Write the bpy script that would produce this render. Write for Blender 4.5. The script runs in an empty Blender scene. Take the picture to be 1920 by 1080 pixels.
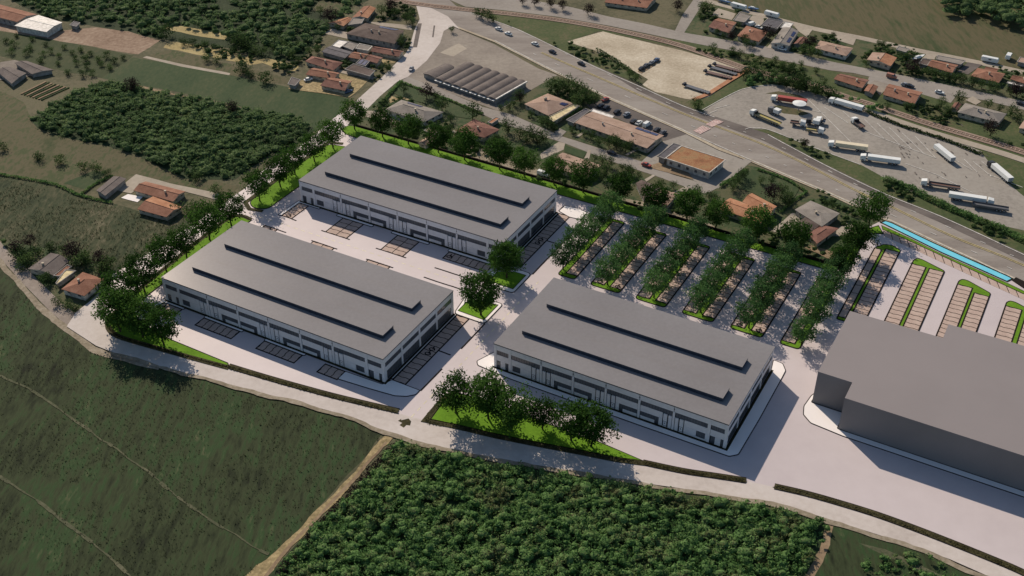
import bpy, math, random
import numpy as np
from mathutils import Vector, noise as mnoise

random.seed(7)
rng = np.random.default_rng(11)
scene = bpy.context.scene
COL = scene.collection

# ------------------------------------------------------------------ camera, sky, sun, exposure
HC = 234.0                       # camera height in metres
PITCH = 0.6189570308             # downward pitch, radians
FPX = 2143.94621                 # focal length in pixels of the 1920 px wide photograph
cam_data = bpy.data.cameras.new("camera")
cam_data.sensor_width = 36.0
cam_data.lens = FPX / 1920.0 * 36.0
cam_data.clip_start = 1.0
cam_data.clip_end = 20000.0
cam = bpy.data.objects.new("camera", cam_data)
cam.location = (0, 0, HC)
cam.rotation_euler = (math.pi / 2 - PITCH, 0, 0)
COL.objects.link(cam)
scene.camera = cam

SUN_EL = math.radians(33.4)
SUN_AZ = math.radians(115.5)     # direction towards the sun, counter-clockwise from +x
world = bpy.data.worlds.new("World")
scene.world = world
world.use_nodes = True
wn = world.node_tree.nodes
bg = wn["Background"]
sky = wn.new("ShaderNodeTexSky")
sky.sky_type = 'NISHITA'
sky.sun_disc = False
sky.sun_elevation = SUN_EL
sky.sun_rotation = math.pi / 2 - SUN_AZ
world.node_tree.links.new(sky.outputs[0], bg.inputs[0])
bg.inputs[1].default_value = 0.075
sd = bpy.data.lights.new("sun", 'SUN')
sd.energy = 4.7
sd.angle = math.radians(0.5)
sd.color = (1.0, 0.82, 0.66)
sun = bpy.data.objects.new("sun", sd)
to_sun = Vector((math.cos(SUN_AZ) * math.cos(SUN_EL), math.sin(SUN_AZ) * math.cos(SUN_EL), math.sin(SUN_EL)))
sun.rotation_euler = (-to_sun).to_track_quat('-Z', 'Y').to_euler()
sun.location = (-60, 500, 300)
COL.objects.link(sun)
scene.view_settings.view_transform = 'Standard'
scene.view_settings.look = 'None'
scene.view_settings.exposure = 0.0
scene.view_settings.gamma = 1.0
scene.view_settings.use_curve_mapping = False

# ------------------------------------------------------------------ survey: from the photograph's pixels to places on the ground
_cp, _sp = math.cos(PITCH), math.sin(PITCH)
def G(x, y, z=0.0):
    """The place at height z that the photograph shows at pixel (x, y)."""
    a, b = x - 960.0, -(y - 540.0)
    d = (a, b * _sp + FPX * _cp, b * _cp - FPX * _sp)
    t = (z - HC) / d[2]
    return (d[0] * t, d[1] * t, z)
def Gs(pts, z=0.0): return [G(x, y, z)[:2] for x, y in pts]
K = 1.3                          # metres per survey unit of the site's own grid
YAW = -0.50691242
OX, OY = -92.283 * K, 247.1946 * K
_cx, _cy = math.cos(YAW), math.sin(YAW)
def R(u, v):
    """A point of the site's grid: u along the long fronts of the halls, v across them."""
    return (OX + K * (u * _cx - v * _cy), OY + K * (u * _cy + v * _cx))
def Rs(pts): return [R(u, v) for u, v in pts]

# ------------------------------------------------------------------ materials
LIT = (0.98, 0.87, 0.80)
def lin(c): return tuple(((x / 255 + .055) / 1.055) ** 2.4 if x > 10 else x / 255 / 12.92 for x in c)
def alb(*c): return tuple(min(.88, a / b) for a, b in zip(lin(c), LIT)) + (1.0,)
def new_mat(name):
    m = bpy.data.materials.new(name); m.use_nodes = True
    nt = m.node_tree
    return m, nt, nt.nodes["Principled BSDF"]
def world_pos(nt, rot=0.0, sc=(1, 1, 1), obj=False):
    if obj:
        g = nt.nodes.new("ShaderNodeTexCoord").outputs["Object"]
    else:
        g = nt.nodes.new("ShaderNodeNewGeometry").outputs["Position"]
    mp = nt.nodes.new("ShaderNodeMapping")
    mp.inputs["Rotation"].default_value = (0, 0, rot)
    mp.inputs["Scale"].default_value = sc
    nt.links.new(g, mp.inputs[0])
    return mp.outputs[0]
def add_noise(nt, vec, scale, detail=4, rough=.6, dist=0.0):
    n = nt.nodes.new("ShaderNodeTexNoise")
    n.inputs["Scale"].default_value = scale
    n.inputs["Detail"].default_value = detail
    n.inputs["Roughness"].default_value = rough
    n.inputs["Distortion"].default_value = dist
    nt.links.new(vec, n.inputs["Vector"])
    return n.outputs["Fac"]
def math_node(nt, op, a, b):
    n = nt.nodes.new("ShaderNodeMath"); n.operation = op
    for i, s in enumerate((a, b)):
        if isinstance(s, (int, float)): n.inputs[i].default_value = s
        else: nt.links.new(s, n.inputs[i])
    return n.outputs[0]
def ramp(nt, fac, stops):
    r = nt.nodes.new("ShaderNodeValToRGB")
    e = r.color_ramp.elements
    while len(e) < len(stops): e.new(.5)
    for el, (p, c) in zip(e, stops):
        el.position = p; el.color = c
    nt.links.new(fac, r.inputs[0])
    return r.outputs[0]
def bump(nt, bs, h, strength, dist=.1):
    b = nt.nodes.new("ShaderNodeBump")
    b.inputs["Strength"].default_value = strength
    b.inputs["Distance"].default_value = dist
    nt.links.new(h, b.inputs["Height"])
    nt.links.new(b.outputs[0], bs.inputs["Normal"])
def spec(bs, rough, s=.3, metal=0.0):
    bs.inputs["Roughness"].default_value = rough
    bs.inputs["Specular IOR Level"].default_value = s
    bs.inputs["Metallic"].default_value = metal
def surf(name, cols, big=.05, fine=.8, mix=.5, rot=0.0, stretch=1.0, rough=.92, s=.15, lo=.34, hi=.66, bmp=0.0, bdist=.2, obj=False):
    """A material of several tones laid out by broad and fine noise; cols in the photograph's sunlit sRGB."""
    m, nt, bs = new_mat(name)
    v = world_pos(nt, rot, (1.0, stretch, 1.0), obj)
    a = add_noise(nt, v, big, 5, .62, .3)
    b = add_noise(nt, v, fine, 4, .65)
    f = math_node(nt, 'ADD', math_node(nt, 'MULTIPLY', a, 1 - mix), math_node(nt, 'MULTIPLY', b, mix))
    n = len(cols)
    stops = [(lo + (hi - lo) * i / max(1, n - 1), alb(*c)) for i, c in enumerate(cols)]
    nt.links.new(ramp(nt, f, stops), bs.inputs["Base Color"])
    spec(bs, rough, s)
    if bmp: bump(nt, bs, b, bmp, bdist)
    return m
def plain(name, c, rough=.8, s=.3, metal=0.0, var=.12, scale=.6):
    m, nt, bs = new_mat(name)
    v = world_pos(nt)
    f = add_noise(nt, v, scale, 4)
    c0 = alb(*[x * (1 - var) for x in c]); c1 = alb(*[min(255, x * (1 + var)) for x in c])
    nt.links.new(ramp(nt, f, [(.35, c0), (.65, c1)]), bs.inputs["Base Color"])
    spec(bs, rough, s, metal)
    return m
def foliage(name, cols, clump=.28, rough=.75, rnd=.9, s=.06, thru=.4):
    """Leaves: tone varies by clump, by leaf-sized grain and from tree to tree."""
    m, nt, bs = new_mat(name)
    v = world_pos(nt)
    a = add_noise(nt, v, clump, 3)
    b = add_noise(nt, v, 2.3, 2)
    oi = nt.nodes.new("ShaderNodeObjectInfo").outputs["Random"]
    f = math_node(nt, 'ADD', math_node(nt, 'MULTIPLY', a, .55), math_node(nt, 'MULTIPLY', b, .45))
    f = math_node(nt, 'ADD', f, math_node(nt, 'MULTIPLY', math_node(nt, 'SUBTRACT', oi, .5), .25 * rnd))
    n = len(cols)
    nt.links.new(ramp(nt, f, [(.33 + .34 * i / (n - 1), tuple(min(.8, x / 1.0) for x in c) + (1,)) for i, c in enumerate(cols)]), bs.inputs["Base Color"])
    spec(bs, rough, s)
    col = bs.inputs["Base Color"].links[0].from_socket
    tr = nt.nodes.new("ShaderNodeBsdfTranslucent"); nt.links.new(col, tr.inputs[0])
    mx = nt.nodes.new("ShaderNodeMixShader"); mx.inputs[0].default_value = thru
    out = nt.nodes["Material Output"]
    nt.links.new(bs.outputs[0], mx.inputs[1]); nt.links.new(tr.outputs[0], mx.inputs[2]); nt.links.new(mx.outputs[0], out.inputs["Surface"])
    return m
def tile_mat(name, cols):
    """Roof tiles seen from far: courses in faint relief, speckled tones."""
    m, nt, bs = new_mat(name)
    v = world_pos(nt)
    a = add_noise(nt, v, .25, 4)
    b = add_noise(nt, v, 3.0, 3, .7)
    f = math_node(nt, 'ADD', math_node(nt, 'MULTIPLY', a, .5), math_node(nt, 'MULTIPLY', b, .5))
    n = len(cols)
    nt.links.new(ramp(nt, f, [(.36 + .28 * i / (n - 1), alb(*c)) for i, c in enumerate(cols)]), bs.inputs["Base Color"])
    spec(bs, .9, .12)
    bump(nt, bs, b, .5, .12)
    return m

ST = math.radians(-60)
MT = dict(
    ground=surf("mixed_ground", [(66, 66, 48), (84, 82, 60), (104, 96, 74), (78, 82, 54)], .03, .5, .45),
    field_dark=surf("dark_meadow", [(28, 33, 22), (44, 51, 32), (57, 64, 41), (50, 70, 40), (86, 86, 60)], .05, .5, .55, ST, .28, bmp=.6, bdist=.5),
    field_green=surf("green_field", [(42, 58, 35), (54, 70, 43), (66, 76, 49), (84, 84, 58)], .025, .6, .4, ST, .5, bmp=.3),
    field_rough=surf("rough_pasture", [(36, 46, 30), (56, 64, 42), (76, 76, 54), (108, 100, 78)], .07, .7, .6, ST, .35, bmp=.8, bdist=.5),
    field_brown=surf("dry_grass", [(56, 66, 40), (74, 76, 50), (94, 86, 64), (66, 76, 46), (104, 92, 70)], .035, .5, .4, ST, .5),
    field_orchard=surf("orchard_grass", [(48, 58, 36), (62, 70, 44), (80, 78, 54)], .04, .6, .5, ST, .5),
    field_east=surf("eastern_field", [(52, 64, 38), (68, 74, 47), (94, 85, 62), (72, 76, 49), (102, 92, 68)], .03, .35, .35, math.radians(12), .18),
    scrub_floor=surf("scrub_floor", [(28, 40, 24), (40, 54, 32), (62, 70, 46)], .06, .6, .5),
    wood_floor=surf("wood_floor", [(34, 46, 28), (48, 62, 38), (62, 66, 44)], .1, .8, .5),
    lawn=surf("garden_lawn", [(44, 60, 36), (62, 76, 48), (92, 88, 64), (70, 78, 50)], .1, .8, .4),
    verge=surf("road_verge", [(58, 70, 42), (76, 84, 52), (102, 92, 68)], .06, .7, .5),
    line_grass=surf("pale_dry_grass", [(62, 66, 48), (84, 84, 62), (106, 102, 80)], .2, 1.0, .5),
    dirt=surf("bare_earth", [(112, 92, 72), (136, 114, 90), (156, 134, 106)], .06, .7, .5),
    sand=surf("sandy_track", [(104, 92, 64), (150, 130, 94), (192, 168, 124)], .15, .9, .55),
    crop=surf("pale_stubble", [(140, 122, 84), (166, 146, 100), (178, 160, 116)], .08, .8, .5),
    brown_yard=surf("brown_work_yard", [(116, 92, 74), (146, 122, 102), (176, 156, 134)], .03, .5, .45),
    gravel=surf("pale_gravel", [(150, 134, 112), (180, 164, 141), (206, 192, 170)], .035, .8, .4),
    highway=surf("worn_asphalt", [(120, 109, 101), (142, 131, 121), (158, 148, 138)], .02, .5, .3, math.radians(27), 5.0),
    highway_dark=surf("dark_asphalt_lane", [(88, 80, 75), (103, 94, 88), (120, 110, 102)], .03, .5, .4, math.radians(-27), 4.0),
    road_grey=surf("village_asphalt", [(134, 124, 114), (146, 136, 126), (156, 146, 134)], .03, .5, .4),
    road_pale=surf("pale_concrete_road", [(180, 166, 155), (196, 182, 171), (206, 193, 183)], .04, .5, .4),
    road_left=surf("old_lane_asphalt", [(128, 114, 103), (144, 130, 118), (160, 145, 132)], .05, .6, .45),
    lot=surf("lorry_park_asphalt", [(130, 122, 112), (150, 140, 129), (160, 151, 139)], .04, .6, .5),
    yard=surf("warehouse_yard", [(122, 111, 100), (138, 126, 114), (154, 142, 128)], .03, .5, .4),
    shoulder=surf("worn_shoulder", [(112, 100, 82), (142, 128, 108), (168, 154, 136)], .12, .8, .5),
    drive=surf("driveway_concrete", [(146, 133, 117), (162, 148, 131), (176, 162, 144)], .05, .6, .4),
    site=surf("new_site_paving", [(188, 173, 170), (196, 181, 177), (203, 188, 184)], .012, .15, .3, s=.2, rough=.55),
    side=surf("white_sidewalk", [(244, 226, 216), (251, 234, 224), (254, 238, 228)], .05, .6, .4, rough=.8),
    bay=surf("bay_paver", [(168, 144, 130), (184, 159, 144), (194, 170, 154)], .3, 1.6, .5),
    ink=plain("dark_kerb_stone", (34, 29, 26), .9, .1),
    seam=plain("bay_joint", (40, 34, 31), .95, .05),
    strip=surf("brown_planting_strip", [(40, 38, 24), (62, 58, 36), (92, 84, 56)], .2, 1.4, .5),
    base_strip=surf("dark_brown_strip", [(26, 28, 18), (44, 42, 26), (70, 60, 38)], .2, 1.2, .5),
    turf=surf("bright_turf", [(80, 112, 22), (96, 132, 30), (110, 146, 38)], .12, 1.2, .5, bmp=.4),
    yellow=plain("faded_yellow_paint", (222, 206, 160), .8, .2),
    yellow_road=plain("yellow_road_paint", (186, 166, 112), .8, .2),
    white_paint=plain("white_road_paint", (196, 188, 178), .8, .2),
    red_paint=plain("faded_red_paint", (176, 122, 112), .85, .2),
    water=None, glass=None,
    white_wall=plain("white_wall_panel", (218, 209, 206), .7, .25, var=.02),
    core=plain("dark_joint", (40, 42, 48), .9, .1),
    roof=None,
    fascia=plain("dark_fascia", (50, 50, 54), .7, .3),
    block_roof=plain("grey_block_roof", (136, 126, 123), .75, .3, var=.012, scale=.05),
    block_wall=plain("grey_block_wall", (126, 118, 115), .85, .2, var=.03, scale=.05),
    frame=plain("dark_frame", (50, 54, 60), .6, .3),
    render_cream=plain("cream_render", (184, 168, 146), .9, .15),
    render_white=plain("white_render", (202, 190, 176), .9, .15),
    render_grey=plain("grey_render", (150, 142, 134), .9, .15),
    t_orange=tile_mat("orange_tile", [(118, 82, 65), (140, 98, 79), (157, 116, 95)]),
    t_pale=tile_mat("pale_orange_tile", [(146, 98, 72), (170, 120, 90), (190, 142, 110)]),
    t_brown=tile_mat("red_brown_tile", [(98, 66, 56), (124, 88, 76), (142, 104, 90)]),
    t_pink=tile_mat("pinkish_tile", [(140, 114, 98), (162, 134, 116), (178, 150, 132)]),
    t_grey=tile_mat("grey_tile", [(118, 110, 102), (138, 128, 118), (152, 142, 132)]),
    t_dark=tile_mat("dark_brown_roof", [(78, 66, 60), (96, 82, 75), (112, 98, 90)]),
    t_white=plain("white_sheet_roof", (214, 206, 192), .7, .3),
    t_cream=plain("cream_canvas", (204, 184, 142), .9, .1),
    verge_leaf=foliage("verge_planting", [(.050, .056, .026), (.095, .100, .046), (.150, .138, .076)], .5),
    tuft=foliage("grass_tuft", [(.022, .028, .014), (.040, .050, .024), (.070, .074, .038)], .1),
    t_slate=plain("slate_sheet", (88, 84, 86), .8, .2),
    t_mixed=tile_mat("mottled_tile", [(112, 82, 58), (146, 98, 70), (160, 124, 88), (116, 98, 70)]),
    t_shed=tile_mat("weathered_sheet", [(92, 82, 78), (108, 98, 92), (124, 112, 104)]),
    rooflight=plain("rooflight_glass", (58, 62, 72), .3, .3, var=.1),
    solar=plain("solar_cells", (44, 50, 88), .3, .6),
    bark=plain("bark", (66, 54, 42), .95, .1),
    rubber=plain("black_rubber", (26, 26, 28), .9, .2),
    rust=plain("rusty_steel", (120, 84, 62), .8, .2),
    ballast=surf("railway_ballast", [(126, 104, 90), (144, 122, 106), (158, 138, 122)], .1, 1.0, .5),
    sleeper=plain("concrete_sleeper", (176, 152, 134), .9, .1),
    rail=plain("rusty_rail", (120, 92, 76), .6, .4, .6),
    leaf=foliage("leaf_dark", [(.018, .048, .010), (.042, .108, .020), (.078, .170, .034)]),
    leaf_lot=foliage("leaf_blue_green", [(.028, .070, .026), (.062, .148, .048), (.108, .225, .070)]),
    leaf_garden=foliage("leaf_garden", [(.026, .052, .020), (.056, .104, .036), (.090, .150, .052)], rnd=1.0),
    leaf_purple=foliage("leaf_purple", [(.020, .014, .018), (.032, .024, .026), (.040, .038, .030)], rnd=.5),
    leaf_wood=foliage("leaf_wood", [(.026, .048, .020), (.060, .130, .044), (.118, .250, .080), (.200, .340, .125), (.125, .115, .066), (.070, .136, .046)], .14, rnd=0),
    leaf_far=foliage("leaf_far_wood", [(.044, .072, .036), (.090, .158, .066), (.145, .235, .098), (.215, .270, .130)], .10, rnd=0),
)
def _water():
    m, nt, bs = new_mat("turquoise_water")
    v = world_pos(nt)
    f = add_noise(nt, v, .25, 3)
    nt.links.new(ramp(nt, f, [(.3, alb(108, 196, 222)), (.7, alb(128, 210, 232))]), bs.inputs["Base Color"])
    spec(bs, .25, .4)
    bump(nt, bs, add_noise(nt, v, 1.5, 2), .12, .1)
    return m
MT['water'] = _water()
def _glass():
    m, nt, bs = new_mat("dark_glass")
    v = world_pos(nt)
    f = add_noise(nt, v, .2, 2)
    nt.links.new(ramp(nt, f, [(.35, (.085, .095, .112, 1)), (.65, (.13, .142, .16, 1))]), bs.inputs["Base Color"])
    spec(bs, .12, .6)
    return m
MT['glass'] = _glass()
def _roof():
    m, nt, bs = new_mat("grey_membrane_roof")
    v = world_pos(nt)
    f = add_noise(nt, v, .03, 3)
    f2 = add_noise(nt, v, .9, 3)
    ff = math_node(nt, 'ADD', math_node(nt, 'MULTIPLY', f, .6), math_node(nt, 'MULTIPLY', f2, .4))
    nt.links.new(ramp(nt, ff, [(.35, alb(127, 121, 119)), (.65, alb(137, 131, 129))]), bs.inputs["Base Color"])
    spec(bs, .25, .04)
    return m
MT['roof'] = _roof()
def paint(name, c, rough=.35): return plain(name, c, rough, .5, 0, .02)
CP = dict(white=paint("white_paint", (226, 222, 214)), black=paint("black_paint", (40, 40, 44)), silver=paint("silver_paint", (150, 150, 152)),
          red=paint("red_paint", (170, 78, 64)), blue=paint("blue_paint", (70, 96, 130)), cream=paint("cream_paint", (222, 204, 172)),
          grey=paint("grey_paint", (100, 98, 98)), yellow=paint("yellow_paint", (176, 158, 96)), brown=paint("brown_paint", (112, 84, 70)),
          orange=paint("orange_paint", (168, 112, 90)))
CARGLASS = MT['glass']

# ------------------------------------------------------------------ mesh helpers
class MB:
    def __init__(s): s.v = []; s.f = []; s.m = []
    def add(s, vs, fs, mi=0):
        n = len(s.v); s.v += [tuple(p) for p in vs]
        s.f += [tuple(i + n for i in f) for f in fs]; s.m += [mi] * len(fs)
        return s
    def box(s, x0, x1, y0, y1, z0, z1, mi=0):
        return s.add([(x0, y0, z0), (x1, y0, z0), (x1, y1, z0), (x0, y1, z0), (x0, y0, z1), (x1, y0, z1), (x1, y1, z1), (x0, y1, z1)],
                     [(3, 2, 1, 0), (4, 5, 6, 7), (0, 1, 5, 4), (1, 2, 6, 5), (2, 3, 7, 6), (3, 0, 4, 7)], mi)
    def prism(s, poly, z0, z1, mi=0, base=True):
        if area(poly) < 0: poly = poly[::-1]
        n = len(poly)
        f = [tuple(range(n, 2 * n))] + [(i, (i + 1) % n, n + (i + 1) % n, n + i) for i in range(n)]
        if base: f.append(tuple(range(n - 1, -1, -1)))
        return s.add([(x, y, z0) for x, y in poly] + [(x, y, z1) for x, y in poly], f, mi)
    def sheet(s, poly, z, mi=0):
        if area(poly) < 0: poly = poly[::-1]
        return s.add([(x, y, z) for x, y in poly], [tuple(range(len(poly)))], mi)
    def ribbon(s, pts, w, z0, z1, closed=False, mi=0):
        L, Rr = offset(pts, w / 2, closed), offset(pts, -w / 2, closed)
        n = len(pts); vs = []
        for (a, b), (c, d) in zip(L, Rr):
            vs += [(a, b, z0), (a, b, z1), (c, d, z1), (c, d, z0)]
        fs = []
        for i in range(n if closed else n - 1):
            j = (i + 1) % n
            for k in range(3): fs.append((4 * i + k, 4 * j + k, 4 * j + k + 1, 4 * i + k + 1))
        if not closed: fs += [(0, 1, 2, 3), (4 * n - 1, 4 * n - 2, 4 * n - 3, 4 * n - 4)]
        return s.add(vs, fs, mi)
    def tube(s, p0, p1, r0, r1, seg=6, mi=0, cap=True):
        p0, p1 = Vector(p0), Vector(p1); d = (p1 - p0).normalized()
        a = d.orthogonal().normalized(); b = d.cross(a); vs = []
        for p, r in ((p0, r0), (p1, r1)):
            for i in range(seg):
                t = 2 * math.pi * i / seg
                vs.append(p + (a * math.cos(t) + b * math.sin(t)) * r)
        fs = [(i, (i + 1) % seg, seg + (i + 1) % seg, seg + i) for i in range(seg)]
        if cap: fs += [tuple(range(seg - 1, -1, -1)), tuple(range(seg, 2 * seg))]
        return s.add(vs, fs, mi)
    def mesh(s, name, mats, smooth=False):
        me = bpy.data.meshes.new(name)
        me.from_pydata(s.v, [], s.f)
        for m in (mats if isinstance(mats, (list, tuple)) else [mats]): me.materials.append(m)
        if any(s.m): me.polygons.foreach_set("material_index", s.m)
        if smooth: me.polygons.foreach_set("use_smooth", [True] * len(s.f))
        me.update()
        return me
    def build(s, name, mats, parent=None, smooth=False): return put(name, s.mesh(name, mats, smooth), parent)
def area(p): return .5 * sum(p[i][0] * p[(i + 1) % len(p)][1] - p[(i + 1) % len(p)][0] * p[i][1] for i in range(len(p)))
def offset(pts, d, closed=False):
    n = len(pts); out = []
    for i in range(n):
        a = pts[(i - 1) % n] if closed or i > 0 else None
        b = pts[i]
        c = pts[(i + 1) % n] if closed or i < n - 1 else None
        ns = []
        for p, q in ((a, b), (b, c)):
            if p is None or q is None: continue
            dx, dy = q[0] - p[0], q[1] - p[1]; l = math.hypot(dx, dy) or 1e-6
            ns.append((-dy / l, dx / l))
        nx, ny = sum(k[0] for k in ns), sum(k[1] for k in ns)
        l = math.hypot(nx, ny) or 1e-6; nx /= l; ny /= l
        k = 1 / max(.4, nx * ns[0][0] + ny * ns[0][1])
        out.append((b[0] + nx * d * k, b[1] + ny * d * k))
    return out
def put(name, me, parent=None, loc=None, rz=None):
    o = bpy.data.objects.new(name, me); COL.objects.link(o)
    if parent is not None: o.parent = parent
    if loc is not None: o.location = loc
    if rz is not None: o.rotation_euler = (0, 0, rz)
    return o
def tag(o, label, cat, group=None, kind=None):
    o["label"] = label; o["category"] = cat
    if group: o["group"] = group
    if kind: o["kind"] = kind
    return o
def empty(name, label, cat, loc=(0, 0, 0), rz=0.0, group=None, kind=None):
    o = bpy.data.objects.new(name, None); COL.objects.link(o)
    o.location = loc; o.rotation_euler = (0, 0, rz); o.empty_display_size = .5
    return tag(o, label, cat, group, kind)
def clone(src, loc, rz, label, group=None, scale=None, mats=None):
    """A copy of a thing with copies of its parts and sub-parts; mesh data shared."""
    r = src.copy(); COL.objects.link(r); r.location = loc; r.rotation_euler = (0, 0, rz); r["label"] = label
    if scale is not None: r.scale = scale
    if group: r["group"] = group
    elif "group" in r: del r["group"]
    for ch in list(src.children):
        c = ch.copy(); COL.objects.link(c); c.parent = r
        if mats and ch.name.split('.')[0] in mats:
            c.material_slots[0].link = 'OBJECT'; c.material_slots[0].material = mats[ch.name.split('.')[0]]
        for g in list(ch.children):
            d = g.copy(); COL.objects.link(d); d.parent = c
    return r
def refine(pts, step, amp, seed=0, closed=True):
    """Break an outline into short steps and let it waver as mown, trodden and grown edges do."""
    out = []; n = len(pts)
    for i in range(n if closed else n - 1):
        a, b = pts[i], pts[(i + 1) % n]
        l = math.hypot(b[0] - a[0], b[1] - a[1]); k = max(1, int(l / step))
        for j in range(k):
            t = j / k; x, y = a[0] + (b[0] - a[0]) * t, a[1] + (b[1] - a[1]) * t
            q = mnoise.noise_vector((x * .11, y * .11, seed * 3.1)) * amp + mnoise.noise_vector((x * .5, y * .5, seed + 9.)) * amp * .4
            out.append((x + q.x, y + q.y))
    if not closed: out.append(pts[-1])
    return out
def smooth_line(pts, n=6):
    """Catmull-Rom through the surveyed points."""
    P = [pts[0]] + list(pts) + [pts[-1]]; out = []
    for i in range(1, len(P) - 2):
        for j in range(n):
            t = j / n; p0, p1, p2, p3 = P[i - 1:i + 3]
            out.append(tuple(.5 * (2 * p1[k] + (p2[k] - p0[k]) * t + (2 * p0[k] - 5 * p1[k] + 4 * p2[k] - p3[k]) * t * t + (3 * p1[k] - p0[k] - 3 * p2[k] + p3[k]) * t ** 3) for k in (0, 1)))
    out.append(tuple(pts[-1]))
    return out
def inside(p, poly):
    x, y = p; c = False; j = len(poly) - 1
    for i in range(len(poly)):
        if (poly[i][1] > y) != (poly[j][1] > y) and x < (poly[j][0] - poly[i][0]) * (y - poly[i][1]) / (poly[j][1] - poly[i][1]) + poly[i][0]: c = not c
        j = i
    return c
def np_mesh(name, verts, quads, mat, tris=None):
    me = bpy.data.meshes.new(name)
    nq = len(quads); nt_ = 0 if tris is None else len(tris)
    me.vertices.add(len(verts)); me.vertices.foreach_set("co", np.asarray(verts, np.float32).ravel())
    idx = np.asarray(quads, np.int32).ravel()
    if nt_: idx = np.concatenate([idx, np.asarray(tris, np.int32).ravel()])
    me.loops.add(len(idx)); me.loops.foreach_set("vertex_index", idx)
    tot = np.concatenate([np.full(nq, 4), np.full(nt_, 3)]).astype(np.int32)
    me.polygons.add(nq + nt_)
    me.polygons.foreach_set("loop_start", np.concatenate([[0], np.cumsum(tot)[:-1]]).astype(np.int32))
    me.polygons.foreach_set("loop_total", tot)
    me.materials.append(mat); me.update(calc_edges=True); me.validate()
    return me
def leaf_quads(C, size, r, up=.35):
    """Diamond leaves at the points C, random attitude, lifted towards the light."""
    n = len(C)
    a = r.normal(size=(n, 3)); a /= np.linalg.norm(a, axis=1)[:, None]
    b = r.normal(size=(n, 3)); b[:, 2] += up; b -= (b * a).sum(1)[:, None] * a; b /= np.linalg.norm(b, axis=1)[:, None] + 1e-9
    s = np.asarray(size)[:, None] if np.ndim(size) else np.full((n, 1), size)
    nrm = np.cross(a, b)
    V = np.stack([C - a * s, C + b * s * .5 + nrm * s * .15, C + a * s, C - b * s * .5 + nrm * s * .15], 1).reshape(-1, 3)
    return V, np.arange(4 * n, dtype=np.int32).reshape(n, 4)

# ------------------------------------------------------------------ the land: each sheet lies a few millimetres above the one before it
_z = [-0.30]
ZS = 0.0                         # level of the new site paving
def lay(name, pts, mat, label, cat="ground", step=4.0, amp=.7, px=True, kind="structure"):
    P = Gs(pts) if px else pts
    if amp: P = refine(P, step, amp, len(pts) + _z[0] * 100)
    _z[0] += .0021
    return tag(MB().sheet(P, _z[0]).build(name, MT[mat]), label, cat, None, kind)
def road(name, line, width, mat, label, cat="road", px=True, n=6):
    P = smooth_line(Gs(line) if px else line, n)
    L, Rr = offset(P, width / 2), offset(P, -width / 2)
    _z[0] += .0021
    return tag(MB().sheet(L + Rr[::-1], _z[0]).build(name, MT[mat]), label, cat, None, "structure")

g = MB().sheet([(-9000, -3000), (9000, -3000), (9000, 12000), (-9000, 12000)], -0.31).build("ground", MT['ground'])
tag(g, "patchy green and brown land around the village", "ground", None, "structure")

# fields on the left and in the foreground
lay("meadow", [(-260, 330), (0, 484), (50, 538), (93, 582), (133, 617), (180, 648), (213, 662), (297, 687), (397, 713), (497, 739), (640, 777), (720, 812), (640, 905), (560, 990), (465, 1080), (330, 1230), (-400, 1230)], 'field_dark', "large dark green meadow in the lower left corner", "field")
lay("rough_pasture", [(-220, 290), (0, 327), (100, 345), (150, 365), (210, 380), (257, 395), (312, 410), (410, 380), (440, 375), (400, 398), (360, 423), (313, 452), (213, 513), (195, 536), (150, 520), (60, 470), (20, 455), (-150, 400)], 'field_rough', "rough pasture with pale tussocks left of the halls", "field")
lay("dry_meadow", [(-160, 190), (0, 170), (45, 190), (60, 225), (75, 242), (120, 257), (200, 272), (260, 292), (330, 320), (450, 350), (410, 372), (345, 357), (255, 327), (210, 332), (150, 366), (100, 345), (0, 327), (-220, 290)], 'field_brown', "dry brown meadow with a few round bushes", "field")
lay("green_field", [(190, 145), (250, 106), (330, 120), (440, 142), (540, 162), (655, 183), (640, 208), (600, 240), (560, 262), (570, 226), (450, 198), (420, 190), (300, 165), (220, 152)], 'field_green', "long green field beside the wood on the left", "field")
lay("orchard_field", [(-160, 30), (0, 57), (110, 75), (252, 103), (190, 145), (100, 128), (0, 104), (-150, 80)], 'field_orchard', "orchard meadow dotted with small bushes", "field")
lay("scrubland", [(-160, -90), (60, -10), (640, -40), (690, 0), (660, 20), (600, 70), (560, 110), (500, 115), (440, 90), (300, 72), (250, 60), (180, 48), (95, 36), (30, 5)], 'scrub_floor', "scrubland along the upper left edge", "scrubland")
lay("brown_work_yard", [(-160, 10), (0, 30), (40, 46), (100, 58), (180, 50), (240, 58), (300, 75), (258, 101), (112, 76), (0, 56), (-160, 30)], 'brown_yard', "brown gravel work yard by the white-roofed shed", "yard")
lay("fallow_strip", [(300, 96), (320, 92), (440, 122), (545, 146), (540, 158), (430, 140), (265, 108)], 'field_brown', "brown fallow strip between two plots", "field")
lay("stubble_strip", [(318, 76), (305, 88), (370, 101), (470, 121), (497, 116), (450, 100), (400, 90)], 'crop', "wide pale stubble strip among the plots", "field")
lay("stubble_strip", [(325, 44), (300, 52), (380, 68), (437, 75), (430, 64), (380, 55)], 'crop', "narrow pale stubble strip near the scrub", "field")
lay("stubble_strip", [(480, 112), (500, 108), (585, 128), (570, 138), (520, 128)], 'crop', "short pale stubble strip beside the red-brown house", "field", amp=.5)
lay("earth_path", [(268, 107), (275, 104), (345, 120), (432, 136), (430, 140), (340, 124)], 'drive', "pale earth path along the fallow strip", "path", amp=.3)
lay("earth_bank", [(220, 155), (255, 157), (330, 175), (425, 196), (430, 208), (330, 190), (240, 168)], 'dirt', "bare earth bank behind the wood", "bank")
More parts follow.
